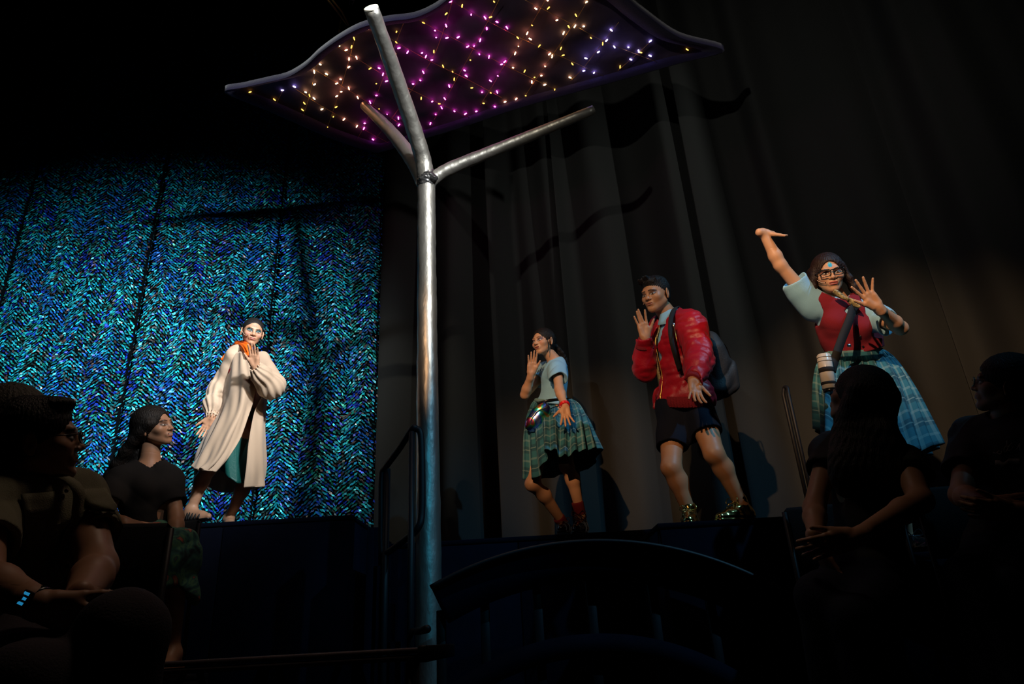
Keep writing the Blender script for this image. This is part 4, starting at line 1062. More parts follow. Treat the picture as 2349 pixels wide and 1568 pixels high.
    # shoes and socks
    M_shoe = mat('black_patent', (.01, .01, .011), rough=.2)
    for q in 'LR':
        t = nz(Dv(.1 if q == 'L' else -.15, 0, -1) * np.array([1, 1, 0])); hl = J['an' + q] - t * .05; hl[2] = J['an' + q][2] - .085
        boot('ankle_boot', J['an' + q], hl, hl + t * .25, M_shoe, par, top=.08)
    # bottle in a shoulder sling (its own thing)
    bt = empty('bottle_sling', P(1900, 890, 3.2), 'black and white drinks bottle hanging at the hip from a black shoulder strap', 'bottle')
    a, e = P(1889, 813, 3.20), P(1904, 898, 3.22); ax = nz(e - a); L_ = np.linalg.norm(e - a)
    def cyl(t0, t1, r, name, m, par_, n=28):
        b = MB(); p0, p1 = a + ax * L_ * t0, a + ax * L_ * t1
        b.tube([p0, p0 + ax * .002, p1 - ax * .002, p1], [r - .003, r, r, r - .003], n); return b.build(name, m, par_)
    M_white = mat('white_enamel', (.74, .70, .62), rough=.25, bump=.1, bscale=30)
    bd = cyl(.02, .93, .034, 'bottle_body', M_white, bt)
    cyl(-.01, .06, .030, 'lid', M_white, bt); cyl(.93, 1.02, .030, 'base_cap', M_blackgloss, bt)
    for t0, t1 in ((.08, .11), (.185, .215), (.36, .50), (.74, .83)): cyl(t0, t1, .0352, 'black_band', M_black, bd)
    b = MB(); strip(b, [P(1990, 704, 3.66), P(1975, 692, 3.50), P(1958, 705, 3.34), P(1948, 735, 3.28), P(1932, 775, 3.27), P(1918, 815, 3.25), P(1908, 850, 3.23)],
                    [UP, UP - FW * .5, -FW, -FW, -FW, -FW, -FW], .046, .004, 40); b.build('strap', M_black, bt)

# ------------------------------------------------------------------ the hall
M_wall = mat('black_paint', (.010, .010, .012), rough=.95, spec=.1, var=.25)
M_floor = mat('black_stage_floor', (.008, .008, .010), rough=.8, spec=.15, var=.3, bump=.1)
M_drape = mat('black_serge', (.030, .032, .031), rough=1.0, spec=.15, bump=.25, bscale=300)
M_blueply = mat('midnight_blue_paint', (.0014, .0028, .009), rough=.85, spec=.08, bump=.15, bscale=40, var=.25)
M_rail = mat('black_powder_coat', (.008, .008, .010), rough=.5, spec=.25, bump=.05)
M_alu = mat('tarnished_metal', (.10, .08, .09), rough=.65, metal=.2, spec=.3, var=.3, bump=.15)
def struct(name, mb, m):
    o = mb.build(name, m, None, smooth=False); o['kind'] = 'structure'; return o
b = MB(); b.box((-9, -6, -.1), (9, 9, 0)); struct('floor', b, M_floor)
b = MB(); b.box((-9, -6, 8.2), (9, 9, 8.3)); struct('ceiling', b, M_wall)
b = MB(); b.box((-9, 8.9, 0), (9, 9, 8.2)); struct('wall_back', b, M_wall)
b = MB(); b.box((-9, -6, 0), (-8.9, 8.9, 8.2)); struct('wall_left', b, M_wall)
b = MB(); b.box((8.9, -6, 0), (9, 8.9, 8.2)); struct('wall_right', b, M_wall)
b = MB(); b.box((-9, -6.1, 0), (9, -6, 8.2)); struct('wall_front', b, M_wall)

# ---- stage left: a dark block the robed woman stands on
zL = P(470, 1197, 4.62)[2]
def plat(name, lo, hi, m, label, cat='stage', lip=True, n=0):
    e = empty(name, ((lo[0] + hi[0]) / 2, lo[1], lo[2]), label, cat)
    b = MB(); b.box(lo, (hi[0], hi[1], hi[2] - .03), .0); b.build('carcass', m, e, smooth=False)
    b = MB(); b.box((lo[0] - .01, lo[1] - .015, hi[2] - .03), (hi[0] + .01, hi[1], hi[2]), .006); b.build('deck', m, e, smooth=False)
    if n:
        w = (hi[0] - lo[0]) / n
        for i in range(n):
            b = MB(); b.box((lo[0] + i * w + .004, lo[1] - .012, lo[2] + .01), (lo[0] + (i + 1) * w - .004, lo[1], hi[2] - .035), .003); b.build('panel', m, e, smooth=False)
    return e
plat('stage_block', (-4.6, 4.66, 0), (-1.14, 6.05, zL), M_blueply, 'dark blue stage block under the robed woman, in front of the sequin curtain', n=4)
# stage right rear, where the woman with the waist bag stands; the man's block comes closer
zB = P(1325, 1240, 4.92)[2]
plat('stage_block', (-1.0, 4.55, 0), (1.9, 5.3, zB - .0), M_blueply, 'low dark stage block behind the arch, under the crouching woman', n=3)
zC = P(1690, 1207, 4.0)[2]
plat('stage_block', (.72, 3.72, 0), (1.46, 4.54, zC), M_blueply, 'dark stage block behind the arch, under the man in red', n=1)
zD = P(1900, 1290, 3.55)[2]
plat('stage_block', (1.50, 3.25, 0), (3.1, 4.5, zD), M_blueply, 'dark stage block at the right, under the woman in glasses', n=2)

# ---- the arch: fascia ring with posts and a lower ring
def arch():
    ce = P(1385, 1900, 3.52)
    top = P(1372, 1243, 3.52); Lp = P(1000, 1342, 3.52); Rp = P(1800, 1365, 3.52)
    # circle through the three seen points, in the plane Y = 3.52
    A_ = [(q[0], q[2]) for q in (Lp, top, Rp)]
    (x1, y1), (x2, y2), (x3, y3) = A_
    d = 2 * (x1 * (y2 - y3) + x2 * (y3 - y1) + x3 * (y1 - y2))
    cx = ((x1 ** 2 + y1 ** 2) * (y2 - y3) + (x2 ** 2 + y2 ** 2) * (y3 - y1) + (x3 ** 2 + y3 ** 2) * (y1 - y2)) / d
    cz = ((x1 ** 2 + y1 ** 2) * (x3 - x2) + (x2 ** 2 + y2 ** 2) * (x1 - x3) + (x3 ** 2 + y3 ** 2) * (x2 - x1)) / d
    r = math.hypot(x1 - cx, y1 - cz)
    e = empty('arched_bridge', (cx, 3.52, 0), 'dark blue arched bridge front with upright slats, below the stage', 'arch')
    def ring(r0, r1, y0, y1_, name, m, z0=0.0):
        xl, xr_ = P(990, 1400, 3.52)[0], P(1835, 1400, 3.52)[0]; th = np.linspace(math.acos(min(.99, (xr_ - cx) / r1)), math.acos(max(-.99, (xl - cx) / r1)), 72); V = []; Fq = []
        for t in th:
            for rr, yy in ((r1, y0), (r1, y1_), (r0, y1_), (r0, y0)):
                V.append([cx + rr * math.cos(t), yy, max(cz + rr * math.sin(t), 0)])
        for i in range(len(th) - 1):
            for j in range(4): Fq.append([i * 4 + j, (i + 1) * 4 + j, (i + 1) * 4 + (j + 1) % 4, i * 4 + (j + 1) % 4])
        Fq += [[0, 1, 2, 3], [len(V) - 1, len(V) - 2, len(V) - 3, len(V) - 4]]
        return mesh(name, V, np.array(Fq), m, e, smooth=False)
    w = abs(P(1372, 1243, 3.52)[2] - P(1365, 1332, 3.52)[2])
    ring(r - w, r, 3.50, 3.56, 'arch_fascia', M_blueply)
    ring(r - .012, r + .006, 3.44, 3.60, 'arch_trim', M_rail)
    w2 = abs(P(1372, 1243, 3.52)[2] - P(1330, 1455, 3.52)[2])
    ri = r - w2; ring(ri - .10, ri, 3.52, 3.58, 'lower_arch', M_blueply)
    for px_ in (1010, 1112, 1236, 1362, 1508, 1640, 1770):
        x = P(px_, 1420, 3.54)[0]; zt = cz + math.sqrt(max((r - w * .6) ** 2 - (x - cx) ** 2, 0)); b = MB()
        b.box((x - .022, 3.562, 0), (x + .022, 3.60, zt), .003); b.build('slat', M_rail, e, smooth=False)
arch()

# ---- sequin curtain: fabric panels hung side by side, every sequin a tilted sliver
def sequins():
    y0 = 6.15; z0, z1 = zL + .0, 7.4
    e = empty('sequin_curtain', (-3.4, y0, z0), 'blue and teal sequin curtain hanging behind the robed woman', 'curtain')
    xr = P(866, 900, y0)[0]
    xs = sorted([-7.2, P(60, 500, y0)[0], P(325, 700, y0)[0], P(628, 700, y0)[0], xr])
    M_back = mat('sequin_backing', (.002, .003, .004), rough=1, spec=0)
    m = mat('sequins', vcol=True, rough=.42, spec=.6, metal=.25)
    r = np.random.RandomState(5)
    for k in range(4):
        xa, xb = xs[k] + .008, xs[k + 1] - .008; nx, nzz = 60, 40
        def surf(x, z, k=k, xa=xa, xb=xb):
            u = (x - xa) / (xb - xa); return y0 - .03 * np.sin(PI * np.clip(u, 0, 1)) ** .6 - .012 * np.sin(x * 9 + k) * np.sin(z * .7 + k) + .03 * (np.minimum(u, 1 - u) < .012)
        X, Z = np.meshgrid(np.linspace(xa, xb, nx), np.linspace(z0, z1, nzz)); G = np.stack([X, surf(X, Z), Z], 2)
        pn = sheet('panel', G, M_back, e, thick=.004)
        # slivers follow zigzag rows
        dz, dx = .0350, .0165
        gx, gz = np.meshgrid(np.arange(xa + .01, xb - .01, dx), np.arange(z0 - .1, z1 - .0, dz))
        gx = gx + r.rand(*gx.shape) * dx * .9
        per = .36; ph = (gx / per + .10 * np.sin(gz * 2.3 + k)) % 1; tri = np.abs(ph * 2 - 1); slope = np.where(ph < .5, -1, 1) * 1.0
        amp = .088 + .018 * np.sin(gz * 3 + gx)
        cz_ = gz + (tri - .5) * amp * 2 + (r.rand(*gz.shape) - .5) * .014
        ok = ((cz_ > z0 + .01) & (cz_ < z1) & (r.rand(*gz.shape) < .95)).ravel(); x = gx.ravel()[ok]; z = cz_.ravel()[ok]
        ang = (np.arctan2(slope * amp * 4, per).ravel()[ok]) + r.normal(size=len(x)) * .20
        n = len(x); L_ = .014 + .014 * r.rand(n); w_ = .0065 + .0060 * r.rand(n)
        cl = np.sin(x * 5.1 + 2 * np.sin(z * 3.3)) + np.sin(z * 6.2 + 2.5 * np.sin(x * 4.1 + k)) + np.sin(x * 13 + z * 11) * .7 + r.normal(size=n) * 1.0
        pal = np.array([(.01, .50, .78), (.01, .62, .80), (.01, .20, .85), (.008, .07, .75), (.01, .42, .30), (.11, .08, .08), (.01, .10, .11), (.03, .80, .95)])
        idx = np.select([cl > 1.5, cl > .4, cl > -.5, cl > -1.3, cl > -2.0], [2, 0, 1, 7, 4], 3)
        rr = r.rand(n); idx = np.where(rr < .10, 5, idx); idx = np.where((rr > .10) & (rr < .26), 6, idx); idx = np.where((rr > .26) & (rr < .34), 3, idx)
        rowv = .35 + .65 * np.abs(np.sin(gz.ravel()[ok] / dz * 1.9 + x * 1.5)); C = pal[idx] * (rowv * (.35 + 1.0 * r.rand(n)))[:, None]
        spk = r.rand(n) < .0035; C[spk] = (.95, .85, .80)  # sparkle painted in: a few slivers coloured as pale glints
        tx = r.normal(size=n) * .28; tz = r.normal(size=n) * .28
        d = np.stack([np.cos(ang), tx * .8, np.sin(ang)], 1); d /= np.linalg.norm(d, axis=1)[:, None]
        s_ = np.stack([-np.sin(ang), tz, np.cos(ang)], 1); s_ /= np.linalg.norm(s_, axis=1)[:, None]
        c0 = np.stack([x, surf(x, z) - .012, z], 1); ks = np.where(spk, .5, 1)[:, None]
        V = np.stack([c0 - d * L_[:, None] * ks, c0 - s_ * w_[:, None], c0 + d * L_[:, None] * ks, c0 + s_ * w_[:, None]], 1).reshape(-1, 3)
        Fq = np.arange(4 * n).reshape(-1, 4)
        q = mesh('sequin_rows', V, Fq, m, pn, col=np.repeat(C, 4, 0), smooth=False); q['kind'] = 'stuff'
sequins()

# ---- black serge drapes to the right, hung in deep folds on a curve that comes towards the audience
def drapes():
    e = empty('black_drapes', (1.5, 5.9, 0), 'black stage drapes hanging in deep folds behind the actors', 'curtain')
    ctl = np.array([(-1.36, 6.40), (-.2, 6.18), (.9, 5.95), (1.9, 5.6), (2.8, 5.0), (3.6, 4.2), (4.3, 3.2), (4.8, 2.0)])
    path = catmull(ctl, 900); seg = np.concatenate([[0], np.cumsum(np.linalg.norm(np.diff(path, axis=0), axis=1))])
    T = np.gradient(path, axis=0); T /= np.linalg.norm(T, axis=1)[:, None]; Nn = np.stack([T[:, 1], -T[:, 0]], 1)
    folds = []
    # fold positions (metres along the path) follow the creases seen in the photograph
    cuts = [0, 1.22, 1.95, 3.35, 5.0, 6.4, seg[-1]]
    for k in range(len(cuts) - 1):
        a, b_ = cuts[k], cuts[k + 1]; i0, i1 = np.searchsorted(seg, a), np.searchsorted(seg, b_); ii = np.arange(max(i0 - 1, 0), min(i1 + 2, 900))
        s = seg[ii]; zs = np.linspace(0.9, 8.1, 60)
        S_, Z = np.meshgrid(s, zs)
        amp = .055 + .03 * np.sin(S_ * 1.7 + k)
        w = 2.4 * amp * np.sin(S_ * 8.2 + 1.4 * np.sin(S_ * 2.1 + k) + .25 * np.sin(Z * .8 + k)) + .030 * np.sin(S_ * 17 + 2 * np.sin(S_ * 3 + Z * .3)) + .02 * np.sin(S_ * 5 + k * 2)
        w = w + .05 * np.clip((s[-1] - S_) / .12, 0, 1) ** 0 * 0 + .07 * np.exp(-((S_ - s[0]) / .10) ** 2) - .05 * np.exp(-((S_ - s[-1]) / .10) ** 2)
        X = path[ii][None, :, 0] + Nn[ii][None, :, 0] * w; Y = path[ii][None, :, 1] + Nn[ii][None, :, 1] * w
        sheet('drape_width', np.stack([X, Y, Z], 2), M_drape, e, thick=.006)
    b = MB(); b.tube([[p[0], p[1], 8.1] for p in path[::30]], .025, 8); b.build('track', M_rail, e)
drapes()

# ---- silver tree: painted pole with three bare branches
def tree():
    m = mat('silver_paint_on_papier_mache', (.36, .345, .31), rough=.42, metal=.85, bump=.9, bscale=12, var=.22, vscale=5, stretch=(1, 1, .45))
    m2 = mat('pale_cut_end', (.75, .70, .58), rough=.8)
    base = P(985, 1600, 4.2); base[2] = 0
    e = empty('metal_tree', (base[0], 4.2, 0), 'tall silver tree of bare pipes with three branches, centre stage', 'tree')
    J = P(978, 412, 4.2); b0 = np.array([J[0] + .0, 4.2, 0.0]); b0[0] = P(985, 1500, 4.2)[0]
    def pole(name, pts, r, n=40, sides=28):
        p = catmull(np.array(pts), n); rr = np.interp(np.linspace(0, 1, n), np.linspace(0, 1, len(r)), r); rs = np.random.RandomState(3)
        rr = rr * (1 + .012 * np.sin(np.arange(n) * 1.9) + .008 * rs.normal(size=n)); b = MB(); b.tube(p, rr, sides, jit=.012); return b.build(name, m, e)
    pole('trunk', [b0, b0 * .6 + J * .4, b0 * .25 + J * .75, J], [.079, .076, .070, .066, .066], 60)
    br1 = [J - [0, 0, .03], P(966, 350, 4.12), P(913, 190, 3.72), P(852, 20, 3.25)]
    f = pole('branch', br1, [.064, .062, .056, .050]);
    br2 = [J + [.03, 0, -.02], P(1032, 387, 4.2), P(1200, 318, 4.2), P(1361, 252, 4.2)]
    pole('branch', br2, [.046, .050, .043, .036])
    br3 = [J + [-.03, .03, 0], P(945, 365, 4.28), P(893, 298, 4.45), P(836, 242, 4.70)]
    pole('branch', br3, [.055, .060, .052, .040])
    d = nz(br1[-1] - br1[-2]); b = MB(); b.tube([br1[-1] - d * .004, br1[-1] + d * .010, br1[-1] + d * .011], [.0495, .049, .046], 28); b.build('cut_end', m2, f)
    S = Sdf(); r = np.random.RandomState(6)
    for i in range(7): S.u(ell(J + np.array([.045 * math.cos(i) + .02, -.05 + .02 * math.sin(2 * i), -.02 + .022 * math.sin(i * 1.7)]), (.028, .026, .022)), .01)
    S.u(cap(J - [0, 0, .05], J + [0, 0, .04], .068), .02); S.disp = wrinkle(60, .006, 6); sculpt('joint_tape', S, mat('crumpled_black_tape', (.05, .05, .05), rough=.25, metal=.5), e, .006)
tree()

# ---- canopy: shaped frame covered in cloth, seen from beneath, with a net of fairy lights
ZC = 5.05
def on_canopy(x, y, z=ZC):
    d = FW + (x - 1174.5) / F * RT - (y - 784) / F * UP; return CAM + d * ((z - CAM[2]) / d[2])
def z7(x, y): return (480 + x / 1.9254, y / 1.9254)
def z4(x, y): return (1000 + x / 4.698, y / 4.698)
outline = [(515, 212), (560, 200), (612, 188), (660, 176), (700, 152), (735, 120), (780, 88), (830, 62), (890, 48), (950, 40), (1000, 18), (1050, -20), (1120, -60),
           (1250, -75), (1400, -30), (1480, 30), (1560, 85), (1662, 116), (1560, 145), (1400, 190), (1200, 245), (1060, 292), (960, 322), (880, 347), (850, 347), (760, 318), (680, 283), (600, 248)]
def inside(q, poly):
    x, y = q; c = False
    for (x1, y1), (x2, y2) in zip(poly, poly[1:] + poly[:1]):
        if (y1 > y) != (y2 > y) and x < (x2 - x1) * (y - y1) / (y2 - y1) + x1: c = not c
    return c
def canopy():
    e = empty('canopy', on_canopy(1080, 190, ZC), 'wavy-edged dark cloth canopy overhead, lined with fairy lights', 'canopy')
    pl = np.array([on_canopy(*q) for q in outline]); loop = catmull(pl, 168, closed=True); c = loop.mean(0)
    m = mat('indigo_velvet', (.020, .016, .050), rough=.95, spec=.1, bump=.3, bscale=120, sheen=.2)
    mi = mat('aubergine_lining', (.060, .040, .070), rough=.9, spec=.2, bump=.35, bscale=10, var=.25, vscale=5)
    inn = c + (loop - c) * .925
    prof = [(0, .0), (.03, -.004), (.12, -.002), (1, .0), (1.02, .05)]
    rows = []
    for t, dz in prof: q = loop * (1 - t) + inn * t; q = q.copy(); q[:, 2] += dz; rows.append(q)
    out = loop.copy(); out[:, 2] += .06; rows.insert(0, out); rim = c + (loop - c) * .965; rim[:, 2] = out[:, 2]; rows.insert(0, rim)
    G = np.array(rows); R_, C_ = G.shape[:2]; V = G.reshape(-1, 3); Fq = []
    for i in range(R_ - 1):
        for j in range(C_): Fq.append([i * C_ + j, (i + 1) * C_ + j, (i + 1) * C_ + (j + 1) % C_, i * C_ + (j + 1) % C_])
    mesh('border', V, np.array(Fq), m, e)
    # lining stretched inside the frame, slightly puckered
    rr = [inn]; k_ = 26; Gs = []
    cc = c.copy(); cc[2] += .085
    for t in np.linspace(0, 1, k_):
        q = inn * (1 - t) + cc * t; q = q.copy(); q[:, 2] = ZC + .05 + .012 * math.sin(min(t * 2, 1) * PI / 2) + .010 * np.sin(q[:, 0] * 8 + 2 * np.sin(q[:, 1] * 6)) * min(t * 4, 1) + .006 * np.sin(q[:, 1] * 17 + q[:, 0] * 5) * min(t * 4, 1); Gs.append(q)
    G = np.array(Gs); R_, C_ = G.shape[:2]; V = G.reshape(-1, 3); Fq = []
    for i in range(R_ - 1):
        for j in range(C_): Fq.append([i * C_ + j, (i + 1) * C_ + j, (i + 1) * C_ + (j + 1) % C_, i * C_ + (j + 1) % C_])
    mesh('lining', V, np.array(Fq), mi, e)
    return c
cc_ = canopy()
def fairy_lights():
    e = empty('fairy_light_net', on_canopy(1080, 190, ZC), 'net of amber, violet and pink fairy lights strung under the canopy', 'string lights')
    zl = ZC + .028
    L7 = [[(455, 300), (595, 385), (730, 470), (850, 552)], [(565, 205), (770, 330), (900, 400), (1150, 520)], [(720, 120), (830, 188), (985, 275), (1130, 345), (1290, 430)],
          [(910, 80), (1165, 215), (1340, 305), (1530, 395)], [(1060, 0), (1215, 85), (1400, 180), (1600, 270), (1740, 335)], [(1395, 0), (1600, 105), (1750, 185), (1980, 275)], [(355, 375), (500, 470), (680, 570), (790, 630)],
          [(190, 405), (185, 465)], [(325, 400), (280, 490)], [(475, 290), (440, 430), (405, 545)], [(645, 165), (590, 360), (550, 480), (520, 570)], [(865, 85), (820, 200), (770, 340), (735, 430), (690, 545), (655, 612)],
          [(1075, 0), (1040, 120), (985, 260), (900, 390), (800, 530), (725, 622)]]
    L4 = [[(680, 0), (550, 250), (400, 530), (240, 820), (70, 1128), (-20, 1290)], [(1180, 0), (1030, 260), (860, 540), (740, 700), (600, 940), (480, 1128)], [(1640, 0), (1480, 260), (1280, 560), (1100, 820), (970, 1020)],
          [(1970, 240), (1820, 430), (1590, 730), (1450, 870)], [(2310, 450), (2170, 580), (1960, 760)]]
    mw = mat('copper_wire', (.55, .30, .08), rough=.4, metal=.7)
    for k, ln in enumerate([[z7(*q) for q in l] for l in L7] + [[z4(*q) for q in l] for l in L4]):
        q = np.array([on_canopy(*p, zl) for p in ln]); q = catmull(q, 24) if len(q) > 2 else q
        b = MB(); b.tube(q, .0018, 5); b.build('wire', mw, e)
    B7 = [(690, 125), (640, 172), (628, 208), (605, 228), (572, 205), (650, 262), (617, 268), (617, 302), (490, 290), (463, 322), (517, 333), (580, 357), (563, 375), (465, 377), (583, 410), (616, 397), (563, 430),
          (425, 413), (443, 423), (462, 440), (375, 388), (420, 458), (412, 487), (408, 545), (323, 405), (288, 443), (277, 484), (187, 465), (180, 407), (498, 488), (560, 474), (548, 518), (523, 563), (595, 532), (655, 437), (710, 458),
          (738, 370), (738, 427), (750, 483), (785, 512), (750, 308), (767, 335), (710, 305), (783, 365), (687, 550), (683, 573), (663, 618), (723, 622), (838, 558), (835, 528), (652, 562), (838, 218), (876, 236), (827, 143), (826, 187), (862, 87),
          (820, 243), (940, 240), (957, 254), (983, 272), (992, 228), (947, 103), (997, 143), (1002, 173), (1046, 62), (1067, 12), (1117, 27), (1157, 72), (1046, 118), (1050, 173), (1100, 170), (1218, 83), (1242, 77), (1270, 103), (1315, 128), (1226, 132),
          (1197, 182), (1258, 10), (1142, 211), (1170, 211), (1193, 247), (1236, 258), (1153, 267), (1128, 316), (1135, 342), (1033, 294), (1075, 320), (1082, 352), (945, 325), (932, 362), (900, 377), (877, 408), (936, 437), (985, 455), (1016, 460), (1060, 387),
          (1040, 440), (1026, 480), (1000, 512), (977, 552), (1083, 498), (1132, 507), (1180, 497), (1160, 390), (1205, 413), (1242, 364), (1275, 340), (1243, 411), (1272, 412), (1212, 457), (1292, 290), (1306, 277), (1342, 305), (1262, 477), (1307, 455), (1357, 443),
          (1398, 424), (1393, 317), (1425, 367), (1437, 343), (1467, 340), (1483, 380), (1526, 396), (1352, 243), (1366, 212), (1363, 168), (1418, 178), (1405, 152), (1426, 113), (1458, 206), (1504, 243), (1515, 256), (1563, 245), (1553, 215), (1566, 152),
          (1484, 299), (1443, 45), (1495, 8), (1498, 38), (1537, 96), (1588, 120), (1616, 122), (1655, 123), (1620, 70), (1668, 15), (1686, 170), (1776, 138), (1756, 184), (1738, 194), (1790, 213), (1720, 236), (1664, 264), (1604, 283), (1655, 317), (1700, 327),
          (1594, 347), (1852, 215), (1897, 230), (1906, 233), (1950, 188), (1948, 253), (1862, 268), (1815, 298), (2112, 222), (932, 575), (1145, 575 - 30), (700, 20 + 110)]
    B7 = [q for q in B7 if inside(z7(*q), outline)]
    gl = {}
    def glow(key, c, st):
        if key not in gl:
            m = bpy.data.materials.new('bulb_glow_' + key); m.use_nodes = True; nt = m.node_tree; b = nt.nodes['Principled BSDF']
            b.inputs['Base Color'].default_value = (*c, 1); b.inputs['Emission Color'].default_value = (*c, 1); b.inputs['Emission Strength'].default_value = st; gl[key] = m
        return gl[key]
    r = np.random.RandomState(9); me = {}
    pc = on_canopy(985, 215, zl)
    mcap = mat('bulb_cap', (.5, .4, .1), rough=.3)
    for i, q in enumerate(B7):
        x, y = z7(*q); p = on_canopy(x, y, zl); d = np.linalg.norm((p - on_canopy(1010, 175, zl))[:2] * np.array([1, 1.0]))
        dist = abs((x - 1010) * .97 + (y - 170) * .25) / 100
        if dist < 1.55: key, c, st = 'magenta', (1.0, .06, .62), 1
        elif dist < 2.35: key, c, st = 'peach', (1.0, .40, .18), 1
        elif dist < 3.1: key, c, st = 'amber', (1.0, .62, .22), 1
        else: key, c, st = 'violet', (.42, .36, 1.0), 1
        dim = r.rand() < .34
        if dim: key, c = 'dim_amber', (1.0, .55, .08)
        m = glow(key, c, BULB * (.12 if dim else 1.0))
        th = r.rand() * 6.28; dr = np.array([math.cos(th), math.sin(th), .2]) * (1 if dim else 1)
        if (key, 0) not in me:
            b = MB(); b.tube([[-.014, 0, 0], [-.010, 0, 0], [0, 0, 0], [.009, 0, 0], [.013, 0, 0]], [.0022, .0045, .0052, .0042, .0015], 6, cap=True); o = b.build('bulb', m, None)
            me[(key, 0)] = o.data; o.parent = e; o.location = (0, 0, 0)
        else:
            o = bpy.data.objects.new('bulb', me[(key, 0)]); COL.objects.link(o); o.parent = e
        pz = p + np.array([0, 0, (.0 if dim else .012) + .008 * r.rand()])
        o.location = tuple(pz - np.array(e.location)); o.rotation_euler = (0, r.rand() * .5 - (.9 if not dim else -.3), th)
BULB = 30.0
fairy_lights()

# ---- pipe, chain and number plate in the grid
def grid_pipe():
    e = empty('lighting_pipe', P(775, 20, 4.4), 'thin amber timber batten hanging beside the canopy top', 'pipe')
    m = mat('amber_batten', (.36, .20, .05), rough=.5)  # one even amber base colour
    for dx in (0, 10):
        b = MB(); b.tube([P(735 + dx, -20, 3.9), P(775 + dx, 28, 4.3), P(797 + dx * .3, 58, 4.6)], .008, 8); b.build('rod', m, e)
    b = MB()
    for i in range(9):
        c = P(781 - i * .4, 45 + i * 3.4, 4.5); b.tube([c + (RT * math.cos(t) * (.006 if i % 2 else .003) + UP * math.sin(t) * .009 + FW * math.cos(t) * (.0 if i % 2 else .006)) for t in np.linspace(0, 2 * PI, 10, endpoint=False)], .0016, 5, closed=True)
    b.build('chain', mat('brass_chain', (.6, .45, .1), rough=.4, metal=.5), e)
    cu = bpy.data.curves.new('number', 'FONT'); cu.body = '17'; cu.size = .07; cu.extrude = .001
    o = bpy.data.objects.new('number_marking', cu); COL.objects.link(o); o.parent = e
    M_ = Matrix.Identity(4)
    for i in range(3): M_[i][0], M_[i][1], M_[i][2] = RT[i], UP[i], -FW[i]
    o.rotation_euler = M_.to_euler(); o.location = tuple(P(797, 12, 4.5) - worigin(e)); cu.materials.append(mat('chalk', (.45, .45, .42), rough=.9))
    bpy.context.view_layer.update(); me = bpy.data.meshes.new_from_object(o); o2 = bpy.data.objects.new('number_marking', me); COL.objects.link(o2); o2.parent = e
    o2.location = o.location; o2.rotation_euler = o.rotation_euler; bpy.data.objects.remove(o); o2.name = 'number_marking'
grid_pipe()

